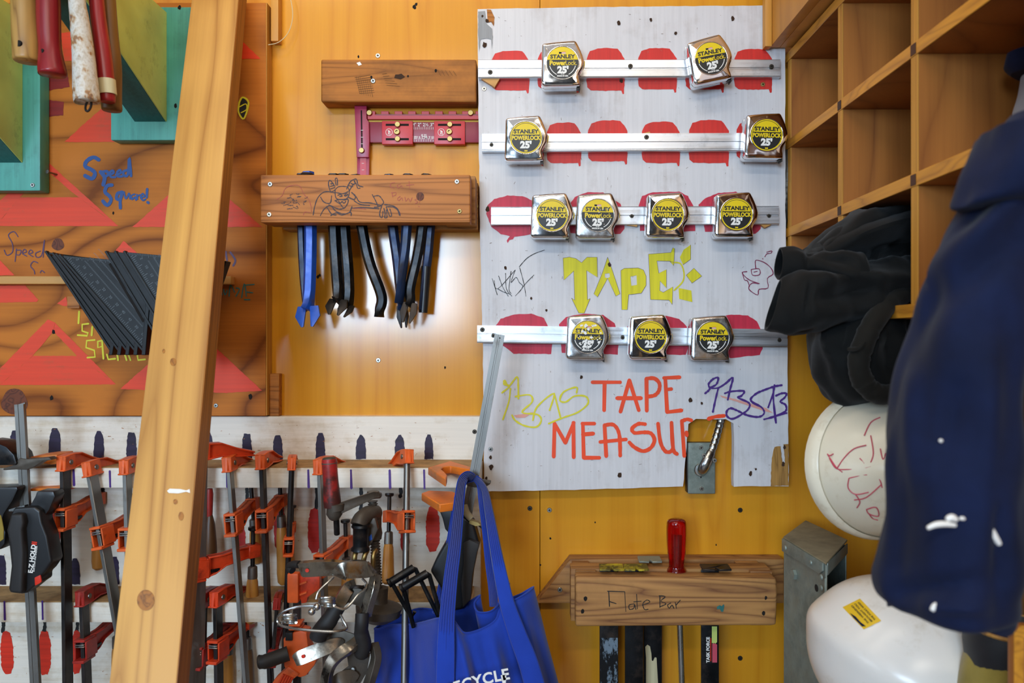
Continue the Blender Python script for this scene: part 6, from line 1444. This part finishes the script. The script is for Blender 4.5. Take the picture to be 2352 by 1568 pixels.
# ------------------------------------------------------------------ metal spring clamps
def channel(mb, pts, wpx, lip=.008, th=.0014, facing=None):
    """bent sheet channel through (px, py, h): flat web with two lips, lofted"""
    path = smooth([tuple(P(*p[:3]))+(p[3] if len(p) > 3 else wpx,) for p in pts], 6); L = []
    for i, v in enumerate(path):
        p = Vector(v[:3]); a = Vector(path[max(i-1, 0)][:3]); b_ = Vector(path[min(i+1, len(path)-1)][:3]); d_ = (b_-a).normalized()
        f = Vector(facing or (.25, -1, .15)).normalized(); s_ = d_.cross(f).normalized(); f = s_.cross(d_).normalized(); w_ = v[3]*S(.25)/2
        sec = [(-w_, -lip), (-w_, 0), (w_, 0), (w_, -lip), (w_-th, -lip), (w_-th, -th), (-w_+th, -th), (-w_+th, -lip)]
        L.append([p+s_*u+f*v_ for u, v_ in sec])
    return mb.loft(L)
M['chrome_dirty'] = metal('dirty_chrome', '8f867a', .2, .2, dirt='453c2c', damt=.8, thr=.5, scl=40)
t = thing('spring_clamp', 'chromed spring clamp with a wide lever, hung on the crank clamp', 'clamp', P(830, 1320, .25))
channel(MB(), [(688, 1310, .262, 30), (700, 1309, .262, 36), (760, 1306, .255, 36), (800, 1308, .25, 30), (828, 1302, .245, 20)], 36, facing=(.05, -1, -.25)).build('lever', M['chrome_dirty'], t, bevel=.0005, seg=1)
MB().disc(P(706, 1309, .262)+Vector((0, -.0016, .0)), .003).build('lever_hole', M['rack_red'], t, flat=True)
channel(MB(), [(778, 1326, .29, 34), (786, 1312, .295, 36), (815, 1308, .29, 38), (845, 1308, .28, 36), (856, 1300, .27, 30)], 36, .010, facing=(.05, -1, .05)).build('jaw_bracket', M['chrome_dirty'], t, bevel=.001, seg=2)
MB().tube(smooth([P(688, 1296, .25), P(672, 1296, .24), P(665, 1302, .235), P(672, 1310, .24)], 4), .006, 10).build('tip_pad', M['black_rubber'], t)
t = thing('spring_clamp', 'spring clamp with black dipped tips, hanging open in the middle of the cluster', 'clamp', P(845, 1340, .24))
channel(MB(), [(856, 1318, .255, 22), (850, 1350, .265, 24), (838, 1390, .27, 24), (832, 1412, .27, 26)], 26, .012, facing=(-.75, -.8, .1)).build('right_leg', M['chrome_dirty'], t, bevel=.0006, seg=1)
MB().tube(smooth([P(832, 1408, .272), P(831, 1430, .275), P(830, 1452, .27), P(836, 1480, .265), P(828, 1505, .26)], 5), [.0105]*10+[.0115]*10+[.010], 14).build('right_tip', M['black_rubber'], t)
channel(MB(), [(818, 1342, .25, 26), (800, 1352, .262, 28), (780, 1386, .27, 26), (772, 1398, .27, 26)], 26, .012, facing=(.5, -1, .4)).build('left_leg', M['brass'] if 0 else M['chrome_dirty'], t, bevel=.0006, seg=1)
MB().tube(smooth([P(776, 1392, .272), P(756, 1424, .275), P(736, 1450, .272), P(730, 1466, .27)], 5), [.0125]*5+[.0135]*10+[.009], 14).build('left_tip', M['black_rubber'], t)
MB().prism([P(*p, .258) for p in [(812, 1350), (850, 1340), (848, 1380), (830, 1402), (824, 1392), (800, 1384), (786, 1396), (800, 1366)]], (0, .003, 0)).build('cheek_plate', M['steel_grimy'], t, bevel=.0006)
coil = lambda c, r, n_, pitch, ax: [c+Vector(ax)*pitch*k/20+(Vector((math.cos(2*PI*k/20), 0, 0))+Vector((0, -.75, .45))*math.sin(2*PI*k/20))*r for k in range(20*n_+1)]
MB().tube(coil(P(818, 1352, .262), .010, 3, .003, (.2, .9, .1)), .0016, 8).build('spring', M['steel_dark'], t)
t = thing('spring_clamp', 'dusty spring clamp at the bottom of the cluster, its long lever pointing left', 'clamp', P(820, 1480, .24))
channel(MB(), [(676, 1518, .275, 24), (690, 1510, .275, 32), (740, 1490, .268, 32), (775, 1478, .26, 26), (788, 1480, .255, 16)], 32, facing=(.05, -1, .35)).build('lever', M['chrome_dirty'], t, bevel=.0005, seg=1)
MB().disc(P(697, 1506, .275)+Vector((0, -.0018, .0)), .003).build('lever_hole', M['rack_red'], t, flat=True)
channel(MB(), [(826, 1462, .26, 26), (800, 1484, .278, 26), (768, 1508, .288, 26), (750, 1536, .29, 24), (742, 1580, .29, 24)], 26, .010, facing=(-.55, -1, .3)).build('front_leg', M['chrome_dirty'], t, bevel=.0006, seg=1)
MB().prism([P(*p, .25) for p in [(740, 1462), (780, 1446), (826, 1460), (830, 1490), (850, 1500), (842, 1545), (815, 1590), (770, 1590), (776, 1548), (800, 1530), (796, 1500), (770, 1490)]], (0, .003, 0)).build('cheek_plate', M['steel_grimy'], t, bevel=.0006)
channel(MB(), [(850, 1480, .25, 20), (856, 1510, .262, 22), (846, 1550, .27, 22), (830, 1600, .27, 22)], 22, .012, facing=(-.8, -.7, 0)).build('rear_leg', M['steel_grimy'], t, bevel=.0006, seg=1)
MB().lathe([(.0035, 0), (.003, .0025), (0, .003)], P(811, 1536, .254), (0, -1, 0), 12).build('rivet', M['screw_zinc'], t)
channel(MB(), [(768, 1580, .27, 30), (780, 1562, .27, 34), (806, 1554, .262, 30), (820, 1560, .258, 18)], 32, facing=(0, -1, .4)).build('rear_lever', M['steel_grimy'], t, bevel=.0006, seg=1)
# sprung wire clamp with two coils
t = thing('wire_spring_clamp', 'bent wire spring clamp with two coils and ball ends', 'clamp', P(750, 1390, .30))
hw = .305
def pc(pts): return smooth([tuple(P(*p)) for p in pts], 7)
c1_ = coil(P(751, 1374, hw), 17*S(hw), 3, .0035, (0, 0, -1))
c2_ = coil(P(664, 1413, hw), 16*S(hw), 3, .0035, (0, 0, -1))
MB().tube(pc([(766, 1325, .28), (752, 1338, .29), (732, 1358, .30), (726, 1376, .305)]), .0019, 8).tube(c1_, .0022, 8).tube(pc([(768, 1392, .306), (790, 1398, .30), (806, 1386, .29), (822, 1366, .28), (838, 1352, .27), (842, 1340, .262), (832, 1328, .26)]), .0019, 8).build('upper_spring', M['steel_bright'], t)
MB().tube(pc([(722, 1391, .312), (690, 1392, .31), (660, 1400, .305), (640, 1414, .30), (638, 1428, .30), (652, 1438, .305), (700, 1446, .312), (760, 1450, .31), (790, 1446, .30), (796, 1440, .295), (788, 1424, .29), (782, 1412, .285)]), .0021, 8).tube(c2_, .0021, 8).build('lower_spring', M['steel_bright'], t)
for px, py, r in ((716, 1404, 8.5), (728, 1393, 8.5)): MB().sphere(P(px, py, .318), r*S(.318), 16).build('ball_end', M['steel_bright'], t)

# ------------------------------------------------------------------ blue tote bag
tg = thing('tote_bag', 'blue cloth tote bag hanging by its straps from the black trigger clamp', 'bag', P(1080, 1100, .2))
front = [(860, 1444, .140), (872, 1444, .150), (900, 1436, .165), (945, 1432, .20), (985, 1424, .25), (1010, 1420, .285), (1040, 1424, .285), (1052, 1438, .28), (1066, 1452, .275), (1092, 1450, .27), (1120, 1440, .265), (1140, 1424, .26), (1148, 1402, .255), (1160, 1388, .255), (1185, 1376, .25), (1210, 1362, .235), (1226, 1348, .21)]
back = [(1200, 1362, .20), (1170, 1374, .195), (1150, 1378, .20), (1144, 1390, .212), (1126, 1404, .222), (1098, 1404, .218), (1090, 1384, .205), (1104, 1366, .19), (1080, 1380, .175), (1040, 1404, .165), (1000, 1400, .15), (960, 1398, .138), (930, 1408, .132), (900, 1420, .128), (876, 1432, .128)]
rim = smooth([P(*p) for p in front+back+[front[0]]], 4)[:-1]
nr_ = len(rim); cx_, cz_ = 1085, 1600
L = []
for j in range(22):
    f = j/21; row = []
    for i, p in enumerate(rim):
        a = 2*PI*i/nr_
        # bottom loop: broad ellipse, below the frame
        isf = i < nr_*len(front)/(len(front)+len(back))
        px_ = CX+p.x/(DW+p.y)*F
        tx = 872+(px_-860)*1.24; hb_ = .175+(.11*math.sin(PI*min(1, max(0, (px_-860)/370))) if isf else -.04)
        q_ = P(tx, 1720, hb_)
        r_ = p.lerp(q_, f)
        fold = (.010*math.sin(px_*.085+1.2*f)+.006*math.sin(px_*.19+2))*min(1, f*3)*(1-.4*f)
        fold += .008*noise.noise(Vector((px_*.012, f*2.5, 1.0)))
        sag = -.012*math.sin(PI*f)
        row.append(r_+Vector((fold*.25, (-fold if isf else fold*.4), 0))+Vector((0, sag if isf else 0, 0)))
    L.append(row)
MB().loft(L, False, True).build('body', M['tote'], tg, solid=.0012, sharp=80)
hem = [[p+Vector((0, -.0012 if i < nr_*.53 else .0012, 0)) for i, p in enumerate(row)] for row in (L[0], L[1], L[2])]
for p in hem[0]: p.z += .0008
b = MB()
lo = L[0]; b.tube([lo[i % nr_] for i in range(nr_+1)], .0016, 6); b.build('rim_hem', M['tote'], tg)
def strap(pts, w0, seed=0, pleat=.0022, name='strap', m='tote'):
    """pts: (px, py, h, width px)"""
    sm_ = smooth([tuple(P(*p[:3]))+(p[3],) for p in pts], 7); nW = 13; rows = []
    for i, v in enumerate(sm_):
        p = Vector(v[:3]); a = Vector(sm_[max(i-1, 0)][:3]); b_ = Vector(sm_[min(i+1, len(sm_)-1)][:3]); d_ = (b_-a).normalized()
        s_ = d_.cross(Vector((0, -1, 0))).normalized(); w_ = v[3]*S(.25)
        tight = max(0, 1-(v[3]/w0))
        rows.append([p+s_*w_*(k/(nW-1)-.5)+Vector((0, -(pleat*(.4+2.2*tight))*math.cos(PI*k+seed)-.002*math.sin(PI*k/(nW-1)), 0)) for k in range(nW)])
    fl = [p for r_ in rows for p in r_]
    return MB().add(fl, [[r_*nW+k, r_*nW+k+1, (r_+1)*nW+k+1, (r_+1)*nW+k] for r_ in range(len(rows)-1) for k in range(nW-1)]).build(name, M[m], tg, solid=.0014, sharp=80)
s1 = strap([(1088, 1096, .185, 16), (1074, 1092, .20, 22), (1062, 1104, .215, 20), (1056, 1140, .225, 22), (1050, 1200, .235, 26), (1044, 1260, .245, 28), (1036, 1320, .26, 30), (1030, 1380, .275, 32), (1026, 1430, .293, 34), (1024, 1500, .305, 38), (1022, 1640, .31, 40)], 36, 0)
s2 = strap([(1090, 1096, .18, 14), (1104, 1112, .18, 18), (1110, 1150, .185, 22), (1120, 1220, .19, 26), (1126, 1290, .195, 24), (1132, 1350, .20, 20), (1134, 1392, .205, 18)], 28, 1.0)
s3 = strap([(1092, 1098, .178, 10), (1112, 1122, .195, 14), (1124, 1180, .21, 20), (1138, 1260, .225, 26), (1152, 1330, .245, 30), (1166, 1390, .262, 34), (1190, 1460, .272, 40), (1216, 1530, .278, 44), (1246, 1640, .28, 46)], 36, 2.0)
s4 = strap([(1086, 1098, .18, 14), (1064, 1108, .19, 16), (1052, 1150, .19, 20), (1040, 1230, .185, 24), (1026, 1310, .175, 26), (1012, 1380, .17, 26), (1006, 1410, .168, 26)], 28, .5)
hbg = .330
b = MB(); c = P(1102, 1561, hbg); an = math.radians(11); ca, sa = math.cos(an), math.sin(an)
g = text_geo('RECYCLE', .0225, .0006, 1.08)
b.text(g, lambda x, y: c+Vector(((x-.005)*ca-y*sa, 0, (x-.005)*sa+y*ca-.9*(x-.04)**2)))
b.add([P(1150, 1550, hbg), P(1163, 1549, hbg), P(1160, 1590, hbg), P(1154, 1568, hbg)], [(0, 1, 2, 3)])
b.build('printed_lettering', M['white_print'], tg, flat=True)
# wire rod frames standing in the bag, and the drooping cord beside it
for lab, pts, mname in (('black rod frame standing in the blue bag, rear one', [(952, 1404, .205), (946, 1420, .205), (900, 1338, .215), (898, 1336, .215), (950, 1304, .20), (954, 1306, .20), (985, 1370, .195), (1010, 1420, .195)], 'black_metal'),
                  ('black rod frame standing in the blue bag, front one', [(950, 1440, .225), (928, 1355, .235), (926, 1348, .236), (982, 1316, .225), (986, 1320, .225), (1000, 1370, .215), (1014, 1425, .21)], 'black_metal')):
    t = thing('rod_frame', lab, 'frame', P(960, 1420, .21))
    pp = [P(*p) for p in pts]
    MB().tube(pp, .0036, 8).build('rod', M[mname], t)
    k = 3 if 'rear' in lab else 2
    MB().tube([pp[k], pp[k+1]], .0068, 12).build('roller', M[mname], t)
    MB().lathe([(.0062, 0), (.0075, .002), (.0075, .005), (.0, .006)], pp[k], tuple(pp[k]-pp[k+1]), 12).build('end_cap', M[mname], t)
o = MB().tube(smooth([P(1100, 1206, .15), P(1122, 1230, .15), P(1140, 1280, .15), P(1152, 1320, .16), P(1160, 1335, .165)], 6), .0016, 6).build('steel_cable', M['steel_grimy']); tag(o, 'thin steel cable with a ball end, drooping behind the bag strap', 'cable')
MB().sphere(P(1166, 1340, .168), .0045, 12).build('ball_end', M['steel_bright'], o)
